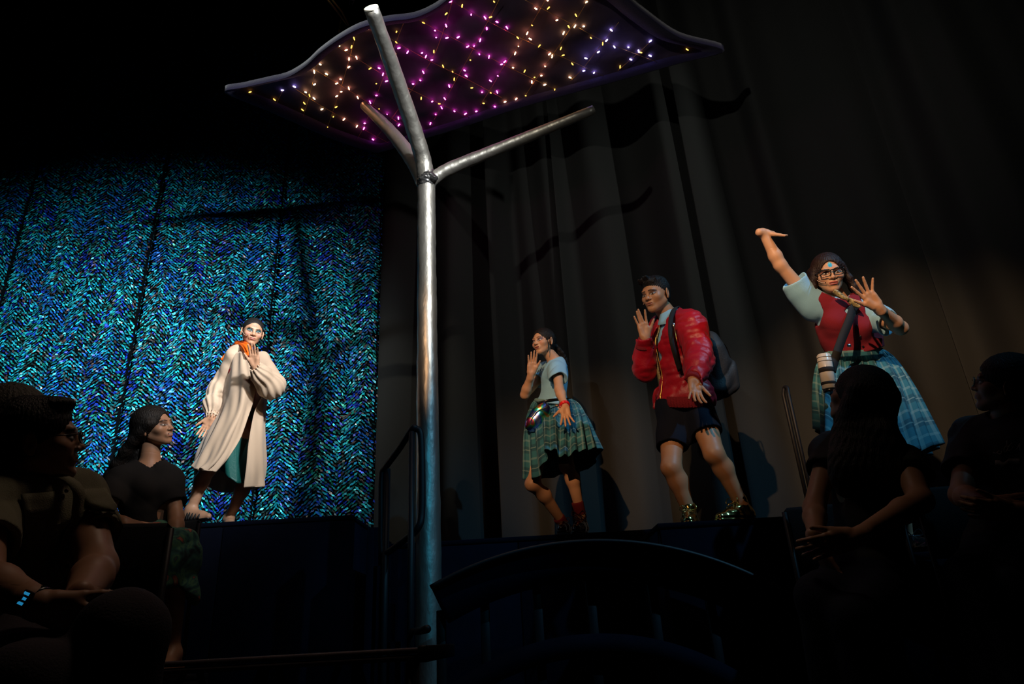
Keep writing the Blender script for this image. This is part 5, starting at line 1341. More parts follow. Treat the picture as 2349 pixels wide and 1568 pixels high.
# ---- step rails and the scaffold ledge in front of the stage
def rails():
    def rail(pts, r, name, e, closed=False, n=90):
        b = MB(); b.tube(catmull(np.array(pts), n, closed=closed), r, 10, closed=closed); return b.build(name, M_rail, e)
    e = empty('stair_handrail', P(940, 1300, 4.0), 'black tubular stair handrail in front of the silver tree', 'handrail')
    Y = 3.98
    loop = [(955, 983, Y), (965, 996, Y), (968, 1060, Y), (968, 1170, Y), (958, 1212, Y), (925, 1240, Y + .1), (886, 1268, Y + .2), (876, 1258, Y + .22), (875, 1180, Y + .22), (876, 1092, Y + .22), (884, 1072, Y + .2), (915, 1030, Y + .1), (945, 985, Y)]
    rail([P(*q) for q in loop], .020, 'top_loop', e, closed=True, n=120)
    for (x, y0, y1, yy) in ((945, 990, 1500, Y), (889, 1075, 1290, Y + .2)):
        b = MB(); p0 = P(x, y0, yy); p1 = p0.copy(); p1[2] = 0; b.tube([p0, p1], .019, 10); b.build('post', M_rail, e)
    b = MB(); b.tube([P(955, 1446, 3.2), P(978, 1442, 3.15)], .022, 12); 
    b2 = MB(); b2.tube([P(945, 1448, 3.98), P(965, 1446, 3.6), P(980, 1442, 3.3)], .018, 12); b2.build('rail_end', M_rail, e)
    e = empty('stair_handrail', P(1800, 1300, 4.3), 'single black handrail standing right of the man in red', 'handrail')
    pts = [P(1797, 900, 4.35) * [1, 1, 0] + [0, 0, 1.0], P(1797, 905, 4.35), P(1799, 889, 4.35), P(1806, 889, 4.32), P(1809, 905, 4.30), P(1809, 905, 4.30) * [1, 1, 0] + [0, 0, 1.0]]
    b = MB(); b.tube(np.concatenate([np.array(pts[:2]), catmull(np.array(pts[1:5]), 14)[1:-1], np.array(pts[4:])]), .012, 10); b.build('post', M_rail, e)
    # steps seen edge-on between the two rails
    e = empty('stage_steps', (-.9, 4.2, 0), 'blue-edged stage steps behind the handrail', 'steps')
    for i in range(4):
        x0 = P(842 + 16 * i, 1260, 4.35)[0]; z = P(850, 1210 + 88 * i, 4.35)[2]
        b = MB(); b.box((x0, 4.34, 0), (x0 + .07 + .0 * i, 4.50, z), .002); b.build('riser', M_blueply, e, smooth=False)
    # scaffold ledge
    Yb = 2.45; zt = P(970, 1484, Yb)[2]; x0, x1 = P(230, 1500, Yb)[0], P(972, 1490, Yb)[0]
    e = empty('scaffold_ledge', ((x0 + x1) / 2, Yb, 0), 'worn metal staging edge with crossed braces, low in front of the stage', 'staging')
    h = (P(970, 1482, Yb)[2] - P(970, 1512, Yb)[2])
    b = MB(); b.box((x0, Yb, zt - h * .45), (x1, Yb + 1.0, zt), .004); b.build('deck', M_alu, e, smooth=False)
    b = MB(); b.box((x0, Yb + .006, zt - h), (x1 - .006, Yb + .05, zt - h * .52), .004); b.build('edge_channel', M_alu, e, smooth=False)
    b = MB(); b.box((x1 - .02, Yb - .006, zt - h * 1.15), (x1 + .012, Yb + .9, zt + .006), .004); b.build('end_cap', M_rail, e, smooth=False)
    for i in range(4):
        xa = x0 + (x1 - x0) * (i + .1) / 4; b = MB(); b.tube([[xa, Yb + .1, zt - h], [xa + .20, Yb + .1, 0.02]], .012, 8); b.build('brace', M_alu, e)
        b = MB(); b.tube([[xa + .20, Yb + .13, zt - h], [xa, Yb + .13, 0.02]], .012, 8); b.build('brace', M_alu, e)
    for xa in (x0 + .02, (x0 + x1) / 2, x1 - .05):
        b = MB(); b.tube([[xa, Yb + .04, zt - h], [xa, Yb + .04, 0]], .016, 10); b.build('leg', M_rail, e)
rails()

# ------------------------------------------------------------------ the audience
def chair(loc, face, seat_z, floor_z, label, w=.44, back=(.14, .44)):
    """stacking chair: seat pad, back pad, tube frame and four legs"""
    e = empty('audience_chair', (loc[0], loc[1], floor_z), label, 'chair', 'audience chairs')
    f = nz(np.array([face[0], face[1], 0])); r = np.array([f[1], -f[0], 0]); z = np.array([0, 0, 1.])
    c = np.array([loc[0], loc[1], seat_z]); X = lambda V: c + V[:, :1] * r + V[:, 1:2] * f + V[:, 2:3] * z
    m = mat('charcoal_upholstery', (.012, .012, .013), rough=.9, spec=.2, bump=.2, bscale=200)
    b = MB(); b.box((-w / 2, -.21, -.05), (w / 2, .21, 0), .018, X); b.build('seat', m, e, smooth=False)
    b = MB(); b.box((-w / 2, -.27, back[0]), (w / 2, -.225, back[1]), .016, X); b.build('backrest', m, e, smooth=False)
    for q in (-1, 1):
        g = lambda x, y, zz: c + r * x + f * y + z * zz
        b = MB(); b.tube([g(q * w / 2, .19, -.03), g(q * w / 2, .21, floor_z - seat_z)], .011, 8); b.build('leg', M_rail, e)
        b = MB(); b.tube([g(q * w / 2, -.225, back[1] - .02), g(q * w / 2, -.22, -.03), g(q * w / 2, -.25, floor_z - seat_z)], .011, 8); b.build('leg', M_rail, e)
    return e
def riser(x0, x1, y0, y1, z, label):
    e = empty('seating_riser', ((x0 + x1) / 2, y0, 0), label, 'platform')
    b = MB(); b.box((x0, y0, 0), (x1, y1, z - .03), 0); b.build('carcass', M_wall, e, smooth=False)
    b = MB(); b.box((x0, y0 - .01, z - .03), (x1, y1, z), .004); b.build('deck', M_floor, e, smooth=False)
def sit_legs(B, S, o=0.0, k=.03):
    for q in 'LR': B.leg(S, q, o, k)

def viewer_in_tee():
    J = J_(head=(354, 980, 3.55), neck=(343, 1068, 3.60), pelvis=(330, 1235, 3.68), shL=(392, 1100, 3.70), shR=(272, 1100, 3.50),
           elL=(404, 1185, 3.66), wrL=(402, 1262, 3.55), elR=(238, 1185, 3.40), wrR=(282, 1196, 3.22),
           hipL=(365, 1250, 3.66), hipR=(300, 1250, 3.58), knL=(410, 1262, 3.25), knR=(312, 1262, 3.10))
    for q in 'LR': J['an' + q] = J['kn' + q] + np.array([.02, .03, -.44])
    fz = J['anL'][2] - .09
    par = empty('person', (*J['pelvis'][:2], fz), 'smiling seated woman with long black hair, black T-shirt and floral skirt, looking at the stage', 'person', 'audience')
    B = Body(J, .93); H = Head(J['head'], Dl(J['head'], .80, .22, -.55), Dl(J['head'], -.28, 1, .1), .98)
    o = dict(lips=(.35, .12, .10), brow=(.02, .012, .01), shadow=(.26, .14, .09), scalp=(.01, .008, .008), hairline=.072, eye_open=.0038, smile=.004, mouth_open=.002, teeth=True)
    S = Sdf(); H.prims(S, mouth_open=.0015, smile=.004); S.u(cap(H.w((0, -.030, -.062)), J['neck'], .044, .054), .016); B.torso(S, -.012, bust=.9)
    for q in 'LR': B.arm(S, q); B.leg(S, q)
    f1 = hand(S, J['wrR'], Dv(1, -.25, -.1), Dv(0, -1, -.2), Dv(.0, -.2, -1), .95, (.3, .35, .35, .4), (3, 0, -3, -8), (.4, .2))
    f2 = hand(S, J['wrL'], Dv(-.1, -1, -.2), Dv(-1, 0, 0), Dv(0, 0, -1), .95, (.3, .3, .3, .3), (3, 0, -3, -8), (.4, .2))
    for q in 'LR': foot(S, J['an' + q], J['an' + q] + [0, .05, -.06], J['an' + q] + [.02, -.11, -.065], J['an' + q] + [.02, -.16, -.07])
    body = sculpt('body', S, M_skin, par, .0065, [H.fine(.0026), (f1[0], f1[1], .0032)], lambda V: face_colour(V, H, SKIN['e'], o))
    S = hair_cap(H, .012, (.066, .10, .108), (0, .118, -.036), low=0)
    for i in range(12):
        a = i / 11; p = H.w(((.078 if i % 2 else -.074) * (1 - .5 * a), .035 - .12 * a, .02)); pts = [p]
        tg = [P(250 + 55 * a, 1080, 3.56 + .1 * a), P(228 + 40 * a, 1120, 3.60 + .08 * a)] if i % 2 else [P(310, 1085, 3.62), P(290, 1140, 3.66)]
        pts = [p, p * .5 + tg[0] * .5 + UP * .02, tg[0], tg[1]]; pts = catmull(np.array(pts), 8)
        for a_, b_ in zip(pts[:-1], pts[1:]): S.u(cap(a_, b_, .024, .020), .02)
    S.sub(ell(H.w((0, .112, -.028)), np.array([.062, .082, .096]), H.A), .006); S.disp = hair_disp(H, 60, .0016); sculpt('hair', S, M_hair, body, .0045)
    M_tee = mat('black_jersey', (.010, .010, .011), rough=.9, spec=.2)
    S = Sdf(); B.torso(S, .012, bust=.9, k=.045); S.inter(plane(J['pelvis'] - B.up * .04, -B.up), .01)
    for q in 'LR': S.u(cap(J['sh' + q], J['sh' + q] * .35 + J['el' + q] * .65, .062, .068), .04); ax = nz(J['el' + q] - J['sh' + q]); e_ = J['sh' + q] * .35 + J['el' + q] * .65; S.sub(cap(e_ + ax * .06, e_ + ax * .25, .09, .1), .01)
    S.sub(cap(H.w((0, -.01, -.02)), J['neck'] + B.fwd * .01 - B.up * .005, .062, .066), .008); S.disp = wrinkle(14, .007, 91); sculpt('t_shirt', S, M_tee, par, .007)
    m = bpy.data.materials.new('floral_print'); m.use_nodes = True; nt = m.node_tree; N = nt.nodes; L = nt.links; bs = N['Principled BSDF']; bs.inputs['Roughness'].default_value = .85
    tc = N.new('ShaderNodeTexCoord'); nn = N.new('ShaderNodeTexNoise'); nn.inputs['Scale'].default_value = 11; nn.inputs['Detail'].default_value = 2.5; nn.inputs['Distortion'].default_value = 1.2; L.new(tc.outputs['Object'], nn.inputs['Vector'])
    cr = N.new('ShaderNodeValToRGB'); L.new(nn.outputs[0], cr.inputs[0]); el = cr.color_ramp.elements; el[0].position = .34; el[0].color = (.006, .02, .03, 1); el[1].position = .72; el[1].color = (.40, .45, .30, 1)
    for p_, c_ in ((.45, (.03, .14, .13, 1)), (.52, (.10, .26, .14, 1)), (.58, (.02, .10, .12, 1)), (.64, (.50, .12, .07, 1))): e_ = el.new(p_); e_.color = c_
    L.new(cr.outputs[0], bs.inputs['Base Color'])
    S = Sdf(); S.u(ell(J['pelvis'], (.19, .14, .11)), .03)
    for q in 'LR': S.u(cap(J['hip' + q], J['kn' + q], .105, .085), .06); S.u(cap(J['kn' + q], J['kn' + q] * .35 + J['an' + q] * .65, .085, .10), .06)
    S.u(cap((J['knL'] + J['knR']) / 2, (J['anL'] + J['anR']) / 2 * .6 + (J['knL'] + J['knR']) / 2 * .4, .09, .10), .08)
    S.sub(cap((J['anL'] + J['anR']) / 2 - [0, 0, .2], (J['anL'] + J['anR']) / 2 + [0, 0, .05], .24), .02); S.disp = wrinkle(12, .013, 92)
    sculpt('skirt', S, m, par, .008)
    chair((J['pelvis'][0] - .04, J['pelvis'][1] + .02), (.0, -1), J['pelvis'][2] - .11, fz, 'dark chair under the smiling woman in the black T-shirt', .42, (.04, .24))
    return fz, J

def viewer_in_shirt():
    J = J_(head=(88, 1012, 1.80), neck=(78, 1118, 1.86), pelvis=(98, 1440, 1.98), shL=(186, 1142, 1.98), shR=(-40, 1160, 1.72),
           elL=(224, 1300, 1.84), wrL=(172, 1388, 1.60), elR=(-45, 1330, 1.56), wrR=(98, 1388, 1.50),
           hipL=(165, 1465, 1.98), hipR=(50, 1480, 1.90), knL=(285, 1450, 1.52), knR=(60, 1575, 1.42))
    for q in 'LR': J['an' + q] = J['kn' + q] + np.array([.02, .04, -.42])
    fz = min(J['anL'][2], J['anR'][2]) - .09
    J['anL'][2] = J['anR'][2] = fz + .09
    par = empty('person', (*J['pelvis'][:2], fz), 'seated man with glasses in an olive pocketed shirt, hands clasped, nearest the lens', 'person', 'audience')
    B = Body(J, 1.04); H = Head(J['head'], Dl(J['head'], .96, .10, -.10), Dl(J['head'], -.10, 1, .05), 1.0, male=True)
    o = dict(lips=(.30, .11, .09), brow=(.02, .012, .01), scalp=(.02, .014, .012), hairline=.066, eye_open=.005)
    S = Sdf(); H.prims(S); S.u(cap(H.w((0, -.030, -.062)), J['neck'], .056, .066), .016); B.torso(S, -.012)
    for q in 'LR': B.arm(S, q, r=(.050, .044, .038, .028)); B.leg(S, q)
    f1 = hand(S, J['wrR'], Dv(1, -.45, .1), Dv(-.2, -.5, .9), Dv(.1, 1, .2), 1.05, (.5, .6, .65, .7), (3, 0, -3, -8), (.5, .25))
    f2 = hand(S, J['wrL'], Dv(-.35, -1, -.25), Dv(-1, .1, .4), Dv(-.3, .1, -1), 1.05, (.45, .5, .55, .6), (3, 0, -3, -8), (.4, .2))
    for q in 'LR': foot(S, J['an' + q], J['an' + q] + [0, .05, -.06], J['an' + q] + [.02, -.13, -.065], J['an' + q] + [.02, -.19, -.07], .038)
    body = sculpt('body', S, M_skin, par, .008, [H.fine(.0026), (f1[0], f1[1], .003), (f2[0], f2[1], .003)], lambda V: face_colour(V, H, SKIN['e'], o))
    S = hair_cap(H, .010, (.068, .10, .094), (0, .122, -.030), low=0)
    for q in (-1, 1): S.sub(ell(H.w((q * .088, -.006, -.02)), np.array([.02, .026, .036]), H.A), .004)
    S.u(ell(H.w((0, .045, .098)), np.array([.055, .045, .022]), H.A), .02); S.disp = hair_disp(H, 50, .002); sculpt('hair', S, M_hair, body, .004)
    gl = empty('eyeglasses', H.w((0, .1, 0)), 'thin dark glasses on the man in the olive shirt', 'glasses'); b = MB()
    for q in (-1, 1):
        b.tube([H.w((q * .034 + math.cos(t) * .024, .104 - .006 * abs(math.cos(t)), math.sin(t) * .017)) for t in np.linspace(0, 2 * PI, 24, endpoint=False)], .0016, 6, closed=True)
        b.tube([H.w((q * .058, .098, .008)), H.w((q * .078, .05, .008)), H.w((q * .082, -.01, .002))], .0018, 6)
    b.tube([H.w((-.011, .106, .006)), H.w((.011, .106, .006))], .0016, 6); b.build('frame', M_blackgloss, gl)
    M_olive = mat('olive_cotton', (.20, .19, .125), rough=.9, bump=.3, bscale=260, spec=.2)
    S = Sdf(); B.torso(S, .014, k=.05); S.inter(plane(J['pelvis'] + B.up * .03, -B.up), .012)
    for q in 'LR': S.u(cap(J['sh' + q], J['sh' + q] * .4 + J['el' + q] * .6, .066, .076), .05); ax = nz(J['el' + q] - J['sh' + q]); e_ = J['sh' + q] * .4 + J['el' + q] * .6; S.sub(cap(e_ + ax * .06, e_ + ax * .25, .10, .12), .01); S.sub(cap(e_ - ax * .05, e_ + ax * .1, .062), .01)
    S.sub(cap(H.w((0, -.01, -.03)), J['neck'] + B.fwd * .015, .066, .066), .008)
    S.disp = wrinkle(17, .0060, 95); sh = sculpt('shirt', S, M_olive, par, .007)
    def on_front(u, v, lift=.0):
        q = J['pelvis'] + B.up * v + B.x * u + B.fwd * .34
        for _ in range(40):
            d = float(S(np.array([q], np.float32), .3)[0])
            if d < .001: break
            q = q - B.fwd * min(d, .02) * .9
        return q + B.fwd * lift
    for u in (-.078, .078):
        G = np.array([[on_front(u + a, .36 - b_ - (.012 * (1 - abs(a) / .045) if k == 3 else 0), .008) for a in np.linspace(-.045, .045, 7)] for k, b_ in enumerate((0, .02, .04, .055))])
        sheet('pocket_flap', G, M_olive, sh, thick=.006)
        G = np.array([[on_front(u + a, .33 - b_, .004) for a in np.linspace(-.042, .042, 7)] for b_ in (0, .04, .08, .12)]); sheet('pocket', G, M_olive, sh, thick=.004)
    b = MB(); strip(b, [on_front(0, v, .005) for v in (.10, .2, .3, .4, .5)], [B.fwd] * 5, .032, .005); b.build('placket', M_olive, sh)
    for v in (.16, .26, .36, .44): b = MB(); b.ball(on_front(0, v, .009), .0055, 8); b.build('button', M_blackgloss, sh)
    c = J['neck'] + B.up * .02; A_ = []
    for i in range(26):
        a = (i / 25 - .5) * 5.7; d = -B.fwd * math.cos(a) + B.x * math.sin(a); f_ = (1 - math.cos(a)) / 2
        A_.append([c + d * .070 + B.up * .02, c + d * .080 + B.up * .018, c + d * (.10 + .02 * f_) - B.up * (.022 + .03 * f_)])
    G = catmull(np.array(A_).transpose(1, 0, 2), 8); sheet('collar', G, M_olive, sh, thick=.005)
    M_tr = mat('charcoal_trousers', (.045, .038, .045), rough=.9, spec=.15, bump=.3, bscale=200)
    S = Sdf(); S.u(ell(J['pelvis'] - [0, 0, .02], (.19, .15, .13)), .03)
    for q in 'LR': S.u(cap(J['hip' + q], J['kn' + q], .105, .078), .05); S.u(cap(J['kn' + q], J['an' + q], .078, .062), .03)
    S.disp = wrinkle(13, .009, 96); sculpt('trousers', S, M_tr, par, .008)
    # watch
    w = empty('wristwatch', J['wrR'], 'wristwatch with a lit blue face on the man in the olive shirt', 'watch'); ax = nz(J['wrR'] - J['elR']); c = J['wrR'] - ax * .012
    u = nz(np.cross(ax, UP)); v = np.cross(ax, u); b = MB()
    G = np.array([[c + ax * k + (u * math.cos(t) + v * math.sin(t)) * .0335 for t in np.linspace(0, 2 * PI, 40, endpoint=False)] for k in (-.010, 0, .010)])
    sheet('strap', G, M_blackgloss, w, closed=True, thick=.003)
    d = nz(P(113, 1396, 1.44) - c); d = nz(d - ax * (d @ ax)); s_ = np.cross(ax, d)
    X = lambda V: c + d * .036 + V[:, :1] * ax + V[:, 1:2] * s_ + V[:, 2:3] * d
    b = MB(); b.box((-.015, -.017, -.005), (.015, .017, .004), .003, X); cs = b.build('watch_case', M_blackgloss, w, smooth=False)
    for k in (-.010, 0, .010):
        b = MB(); b.box((-.008, k - .0028, .004), (.008, k + .0028, .0046), 0, X); b.build('lit_display', mat('lcd_blue', (.02, .3, .6), emit=(.03, .42, .85), estr=.4), cs, smooth=False)
    chair((J['pelvis'][0], J['pelvis'][1] + .03), (.25, -1), J['pelvis'][2] - .12, fz, 'dark chair under the man in the olive shirt')
    return fz, J

def viewer_behind():
    J = J_(head=(40, 968, 2.36), neck=(40, 1075, 2.44), pelvis=(90, 1390, 2.60), shL=(150, 1108, 2.62), shR=(-50, 1112, 2.34),
           elL=(190, 1240, 2.60), wrL=(170, 1340, 2.35), elR=(-20, 1260, 2.30), wrR=(60, 1350, 2.20),
           hipL=(130, 1400, 2.60), hipR=(50, 1400, 2.54), knL=(220, 1440, 2.26), knR=(110, 1480, 2.18))
    for q in 'LR': J['an' + q] = J['kn' + q] + np.array([.02, .04, -.42])
    fz = min(J['anL'][2], J['anR'][2]) - .09; J['anL'][2] = J['anR'][2] = fz + .09
    par = empty('person', (*J['pelvis'][:2], fz), 'viewer in a cream shirt, mostly hidden behind the head of the man in olive', 'person', 'audience')
    B = Body(J, .98); H = Head(J['head'], Dl(J['head'], .97, .06, -.05), Dl(J['head'], -.12, 1, .0), 1.12)
    o = dict(lips=(.35, .12, .10), scalp=(.02, .014, .012), hairline=.066)
    S = Sdf(); H.prims(S); S.u(cap(H.w((0, -.030, -.062)), J['neck'], .050, .058), .016); B.torso(S, -.012)
    for q in 'LR': B.arm(S, q); B.leg(S, q); foot(S, J['an' + q], J['an' + q] + [0, .05, -.06], J['an' + q] + [.02, -.13, -.065], J['an' + q] + [.02, -.19, -.07], .036)
    hand(S, J['wrL'], Dv(-.3, -1, -.2), Dv(-1, 0, 0), Dv(0, 0, -1), 1.0, (.3,) * 4, (3, 0, -3, -8), (.4, .2)); hand(S, J['wrR'], Dv(.5, -1, -.2), Dv(0, 0, 1), Dv(1, 0, 0), 1.0, (.3,) * 4, (3, 0, -3, -8), (.4, .2))
    body = sculpt('body', S, M_skin, par, .008, [H.fine(.003)], lambda V: face_colour(V, H, SKIN['a'], o))
    S = hair_cap(H, .012, (.068, .10, .094), (0, .122, -.030), low=0); S.disp = hair_disp(H, 40, .003); sculpt('hair', S, mat('greying_hair', (.05, .045, .035), rough=.6, bump=.5, bscale=200), body, .005)
    S = Sdf(); B.torso(S, .018, k=.05); S.inter(plane(J['pelvis'] + B.up * .0, -B.up), .012)
    for q in 'LR': B.arm(S, q, .02)
    S.sub(cap(H.w((0, -.01, -.03)), J['neck'], .060, .060), .008); S.disp = wrinkle(12, .01, 97); sculpt('shirt', S, mat('cream_shirt', (.5, .42, .36), rough=.85), par, .008)
    S = Sdf(); S.u(ell(J['pelvis'] - [0, 0, .02], (.18, .14, .13)), .03)
    for q in 'LR': S.u(cap(J['hip' + q], J['kn' + q], .10, .075), .05); S.u(cap(J['kn' + q], J['an' + q], .075, .06), .03)
    sculpt('trousers', S, M_black, par, .010)
    chair((J['pelvis'][0] - .08, J['pelvis'][1] + .03), (.1, -1), J['pelvis'][2] - .12, fz, 'dark chair under the half-hidden viewer in cream', .40, (.08, .32))
    return fz, J

def viewer_long_hair():
    J = J_(head=(1968, 912, 2.52), neck=(1985, 1000, 2.58), pelvis=(1995, 1330, 2.66), shR=(1902, 1030, 2.74), shL=(2078, 1062, 2.44),
           elR=(1868, 1165, 2.60), wrR=(1873, 1245, 2.42), elL=(2112, 1148, 2.30), wrL=(1962, 1232, 2.18),
           hipR=(1950, 1345, 2.68), hipL=(2035, 1350, 2.60), knR=(1880, 1370, 2.28), knL=(1960, 1420, 2.20))
    for q in 'LR': J['an' + q] = J['kn' + q] + np.array([-.02, .03, -.42])
    fz = min(J['anL'][2], J['anR'][2]) - .09; J['anL'][2] = J['anR'][2] = fz + .09
    par = empty('person', (*J['pelvis'][:2], fz), 'seated woman in black with very long dark hair, hands folded, seen against the tartan skirt', 'person', 'audience')
    B = Body(J, .95); H = Head(J['head'], Dl(J['head'], -.78, .30, .52), Dl(J['head'], .10, 1, .1), 1.0)
    o = dict(lips=(.35, .12, .10), scalp=(.01, .008, .008), hairline=.07)
    S = Sdf(); H.prims(S); S.u(cap(H.w((0, -.030, -.062)), J['neck'], .046, .056), .016); B.torso(S, -.012, bust=.8)
    for q in 'LR': B.arm(S, q); B.leg(S, q); foot(S, J['an' + q], J['an' + q] + [0, .05, -.06], J['an' + q] + [-.02, -.12, -.065], J['an' + q] + [-.02, -.17, -.07], .034)
    f1 = hand(S, J['wrL'], Dv(-1, -.25, -.05), Dv(0, -.6, .8), Dv(-.1, .9, .3), 1.0, (.4, .45, .5, .5), (3, 0, -3, -8), (.45, .2))
    f2 = hand(S, J['wrR'], Dv(.35, -1, -.3), Dv(1, 0, 0), Dv(0, .1, -1), 1.0, (.4, .45, .5, .5), (3, 0, -3, -8), (.45, .2))
    body = sculpt('body', S, M_skin, par, .008, [H.fine(.003), (f1[0], f1[1], .0032)], lambda V: face_colour(V, H, SKIN['e'], o))
    S = hair_cap(H, .016, (.066, .09, .110), (0, .122, -.036), low=0)
    for i in range(16):
        a = i / 15; p = H.w(((-.085 + .17 * a), -.04 - .06 * math.sin(a * PI), .03))
        tg = [P(1935 + 95 * a, 985, 2.50 - .08 * a), P(1925 + 150 * a, 1060, 2.46 - .05 * a), P(1935 + 175 * a, 1120 - 10 * a, 2.46 - .06 * a)]
        pts = catmull(np.array([p] + tg), 9)
        for a_, b_ in zip(pts[:-1], pts[1:]): S.u(cap(a_, b_, .034, .026), .03)
    S.disp = hair_disp(H, 60, .002); sculpt('hair', S, M_hair, body, .005)
    S = Sdf(); B.torso(S, .014, bust=.8, k=.045); S.inter(plane(J['pelvis'] - B.up * .0, -B.up), .01)
    for q in 'LR': S.u(cap(J['sh' + q], J['sh' + q] * .6 + J['el' + q] * .4, .062, .070), .04); ax = nz(J['el' + q] - J['sh' + q]); e_ = J['sh' + q] * .6 + J['el' + q] * .4; S.sub(cap(e_ + ax * .06, e_ + ax * .25, .09, .1), .01)
    S.sub(cap(H.w((0, -.01, -.02)), J['neck'], .062, .064), .008); S.disp = wrinkle(14, .007, 101); sculpt('t_shirt', S, M_black, par, .008)
    S = Sdf(); S.u(ell(J['pelvis'] - [0, 0, .02], (.18, .14, .13)), .03)
    for q in 'LR': S.u(cap(J['hip' + q], J['kn' + q], .10, .07), .05); S.u(cap(J['kn' + q], J['an' + q], .068, .05), .03)
    S.disp = wrinkle(13, .006, 102); sculpt('trousers', S, M_navy, par, .009)
    chair((J['pelvis'][0] + .02, J['pelvis'][1] + .02), (-.2, -1), J['pelvis'][2] - .12, fz, 'dark chair under the woman with very long hair')
    return fz, J

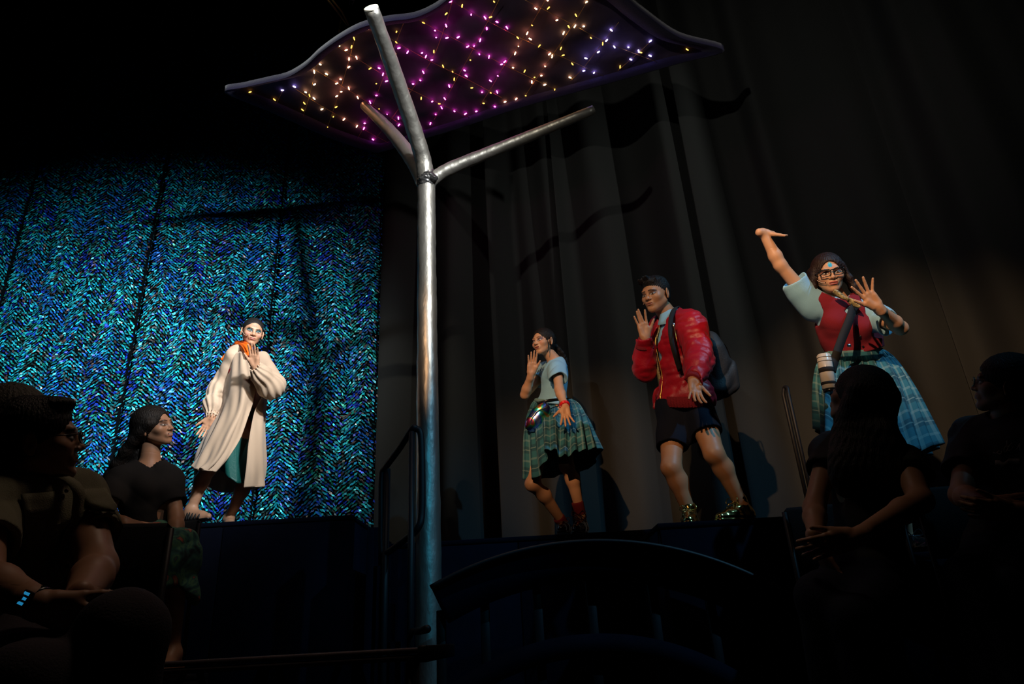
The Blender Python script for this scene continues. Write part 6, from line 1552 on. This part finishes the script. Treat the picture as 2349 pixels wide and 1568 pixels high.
def viewer_far_right():
    J = J_(head=(2303, 882, 2.62), neck=(2312, 965, 2.68), pelvis=(2325, 1270, 2.80), shR=(2225, 1000, 2.84), shL=(2402, 1020, 2.58),
           elR=(2205, 1135, 2.68), wrR=(2262, 1158, 2.44), elL=(2420, 1180, 2.42), wrL=(2318, 1172, 2.34),
           hipR=(2280, 1285, 2.80), hipL=(2365, 1290, 2.74), knR=(2225, 1330, 2.42), knL=(2310, 1370, 2.34))
    for q in 'LR': J['an' + q] = J['kn' + q] + np.array([-.02, .03, -.42])
    fz = min(J['anL'][2], J['anR'][2]) - .09; J['anL'][2] = J['anR'][2] = fz + .09
    par = empty('person', (*J['pelvis'][:2], fz), 'viewer in glasses and a dark printed T-shirt at the right edge, looking up in profile', 'person', 'audience')
    B = Body(J, 1.02); H = Head(J['head'], Dl(J['head'], -.97, .12, -.05), Dl(J['head'], .22, 1, 0), 1.0, male=True)
    o = dict(lips=(.35, .14, .11), scalp=(.015, .01, .01), hairline=.068)
    S = Sdf(); H.prims(S); S.u(cap(H.w((0, -.030, -.062)), J['neck'], .052, .062), .018); B.torso(S, -.012)
    for q in 'LR': B.arm(S, q); B.leg(S, q); foot(S, J['an' + q], J['an' + q] + [0, .05, -.06], J['an' + q] + [-.02, -.13, -.065], J['an' + q] + [-.02, -.19, -.07], .037)
    f1 = hand(S, J['wrR'], Dv(.8, -.1, -.4), Dv(.3, 0, 1), Dv(0, 1, 0), 1.0, (.7, .8, .8, .8), (3, 0, -3, -8), (.45, .3))
    f2 = hand(S, J['wrL'], Dv(-1, .1, -.2), Dv(0, 0, 1), Dv(0, 1, 0), 1.0, (.7, .8, .8, .8), (3, 0, -3, -8), (.45, .3))
    body = sculpt('body', S, M_skin, par, .008, [H.fine(.0028), (f1[0] * .5 + f2[0] * .5, np.array([.16, .13, .12]), .0034)], lambda V: face_colour(V, H, SKIN['e'], o))
    S = hair_cap(H, .014, (.068, .10, .092), (0, .122, -.032), low=0)
    for q in (-1, 1): S.sub(ell(H.w((q * .09, -.006, -.02)), np.array([.024, .028, .038]), H.A), .004)
    S.disp = hair_disp(H, 50, .002); sculpt('hair', S, M_hair, body, .0045)
    gl = empty('eyeglasses', H.w((0, .1, 0)), 'dark glasses on the viewer at the right edge', 'glasses'); b = MB()
    for q in (-1, 1):
        b.tube([H.w((q * .034 + math.cos(t) * .024, .104 - .006 * abs(math.cos(t)), math.sin(t) * .018)) for t in np.linspace(0, 2 * PI, 24, endpoint=False)], .002, 6, closed=True)
        b.tube([H.w((q * .058, .098, .008)), H.w((q * .078, .05, .008)), H.w((q * .082, -.01, .002))], .002, 6)
    b.tube([H.w((-.011, .106, .006)), H.w((.011, .106, .006))], .002, 6); b.build('frame', M_blackgloss, gl)
    S = Sdf(); B.torso(S, .018, k=.05); S.inter(plane(J['pelvis'] + B.up * .0, -B.up), .012)
    for q in 'LR': S.u(cap(J['sh' + q], J['sh' + q] * .35 + J['el' + q] * .65, .072, .078), .04); ax = nz(J['el' + q] - J['sh' + q]); e_ = J['sh' + q] * .35 + J['el' + q] * .65; S.sub(cap(e_ + ax * .06, e_ + ax * .25, .10, .11), .01)
    S.sub(cap(H.w((0, -.01, -.03)), J['neck'], .060, .064), .008); S.disp = wrinkle(12, .008, 105); sh = sculpt('t_shirt', S, M_black, par, .008)
    # the print as far as it can be made out: a brushed squiggle over a short bar
    def proj(x, y):
        q = P(x, y, 2.40); d = nz(q - CAM)
        for _ in range(80):
            v = float(S(np.array([q], np.float32), .3)[0])
            if v < .002: break
            q = q + d * min(v, .03) * .8
        return q - d * .004
    M_pr = mat('pale_print', (.28, .26, .22), rough=.9)
    k = lambda x, y: (2240 + x / 13.06, 980 + y / 13.06)
    b = MB()
    for st in ([(510, 750), (600, 770), (680, 690), (640, 780), (740, 790), (760, 700)], [(900, 400), (920, 520), (850, 600), (830, 700), (860, 750), (920, 680), (970, 560), (900, 590)], [(1070, 460), (980, 560), (930, 660), (960, 690), (1050, 660), (1100, 560)], [(1170, 680), (1250, 600), (1300, 490), (1310, 700)]):
        b.tube(catmull(np.array([proj(*k(*q)) for q in st]), 22), .0022, 5)
    b.build('shirt_print', M_pr, sh)
    G = np.array([[proj(*k(x, y + (60 if 700 < x < 900 else 0) - (50 if x > 880 else 0))) for x in np.linspace(560, 1300, 12)] for y in (980, 1060, 1130)]); sheet('shirt_print', G, M_pr, sh, thick=.001)
    S = Sdf(); S.u(ell(J['pelvis'] - [0, 0, .02], (.18, .14, .13)), .03)
    for q in 'LR': S.u(cap(J['hip' + q], J['kn' + q], .105, .078), .05); S.u(cap(J['kn' + q], J['an' + q], .078, .06), .03)
    S.disp = wrinkle(13, .006, 106); sculpt('trousers', S, M_navy, par, .009)
    chair((J['pelvis'][0] + .02, J['pelvis'][1] + .02), (-.2, -1), J['pelvis'][2] - .12, fz, 'dark chair under the viewer at the right edge')
    return fz, J

# ------------------------------------------------------------------ cast and audience
CAST = dict(man_in_red=man_in_red, woman_in_robe=woman_in_robe, woman_with_waist_bag=woman_with_waist_bag, woman_with_glasses=woman_with_glasses)
for n_, f_ in CAST.items():
    if ONLY is None or n_ in ONLY: f_()
SEATED = dict(viewer_in_tee=(viewer_in_tee, 'dark seating riser under the woman in the black T-shirt'), viewer_in_shirt=(viewer_in_shirt, 'dark seating riser under the man in the olive shirt'),
              viewer_behind=(viewer_behind, 'dark seating riser under the viewer in cream'), viewer_long_hair=(viewer_long_hair, 'dark seating riser under the woman with very long hair'),
              viewer_far_right=(viewer_far_right, 'dark seating riser under the viewer at the right edge'))
for n_, (f_, lb) in SEATED.items():
    if ONLY is None or n_ in ONLY:
        fz, J = f_(); x, y = J['pelvis'][:2]; print(n_, 'floor', round(fz, 3))
        riser(x - .30, x + .30, y - .74, y + .30, fz - .004, lb)
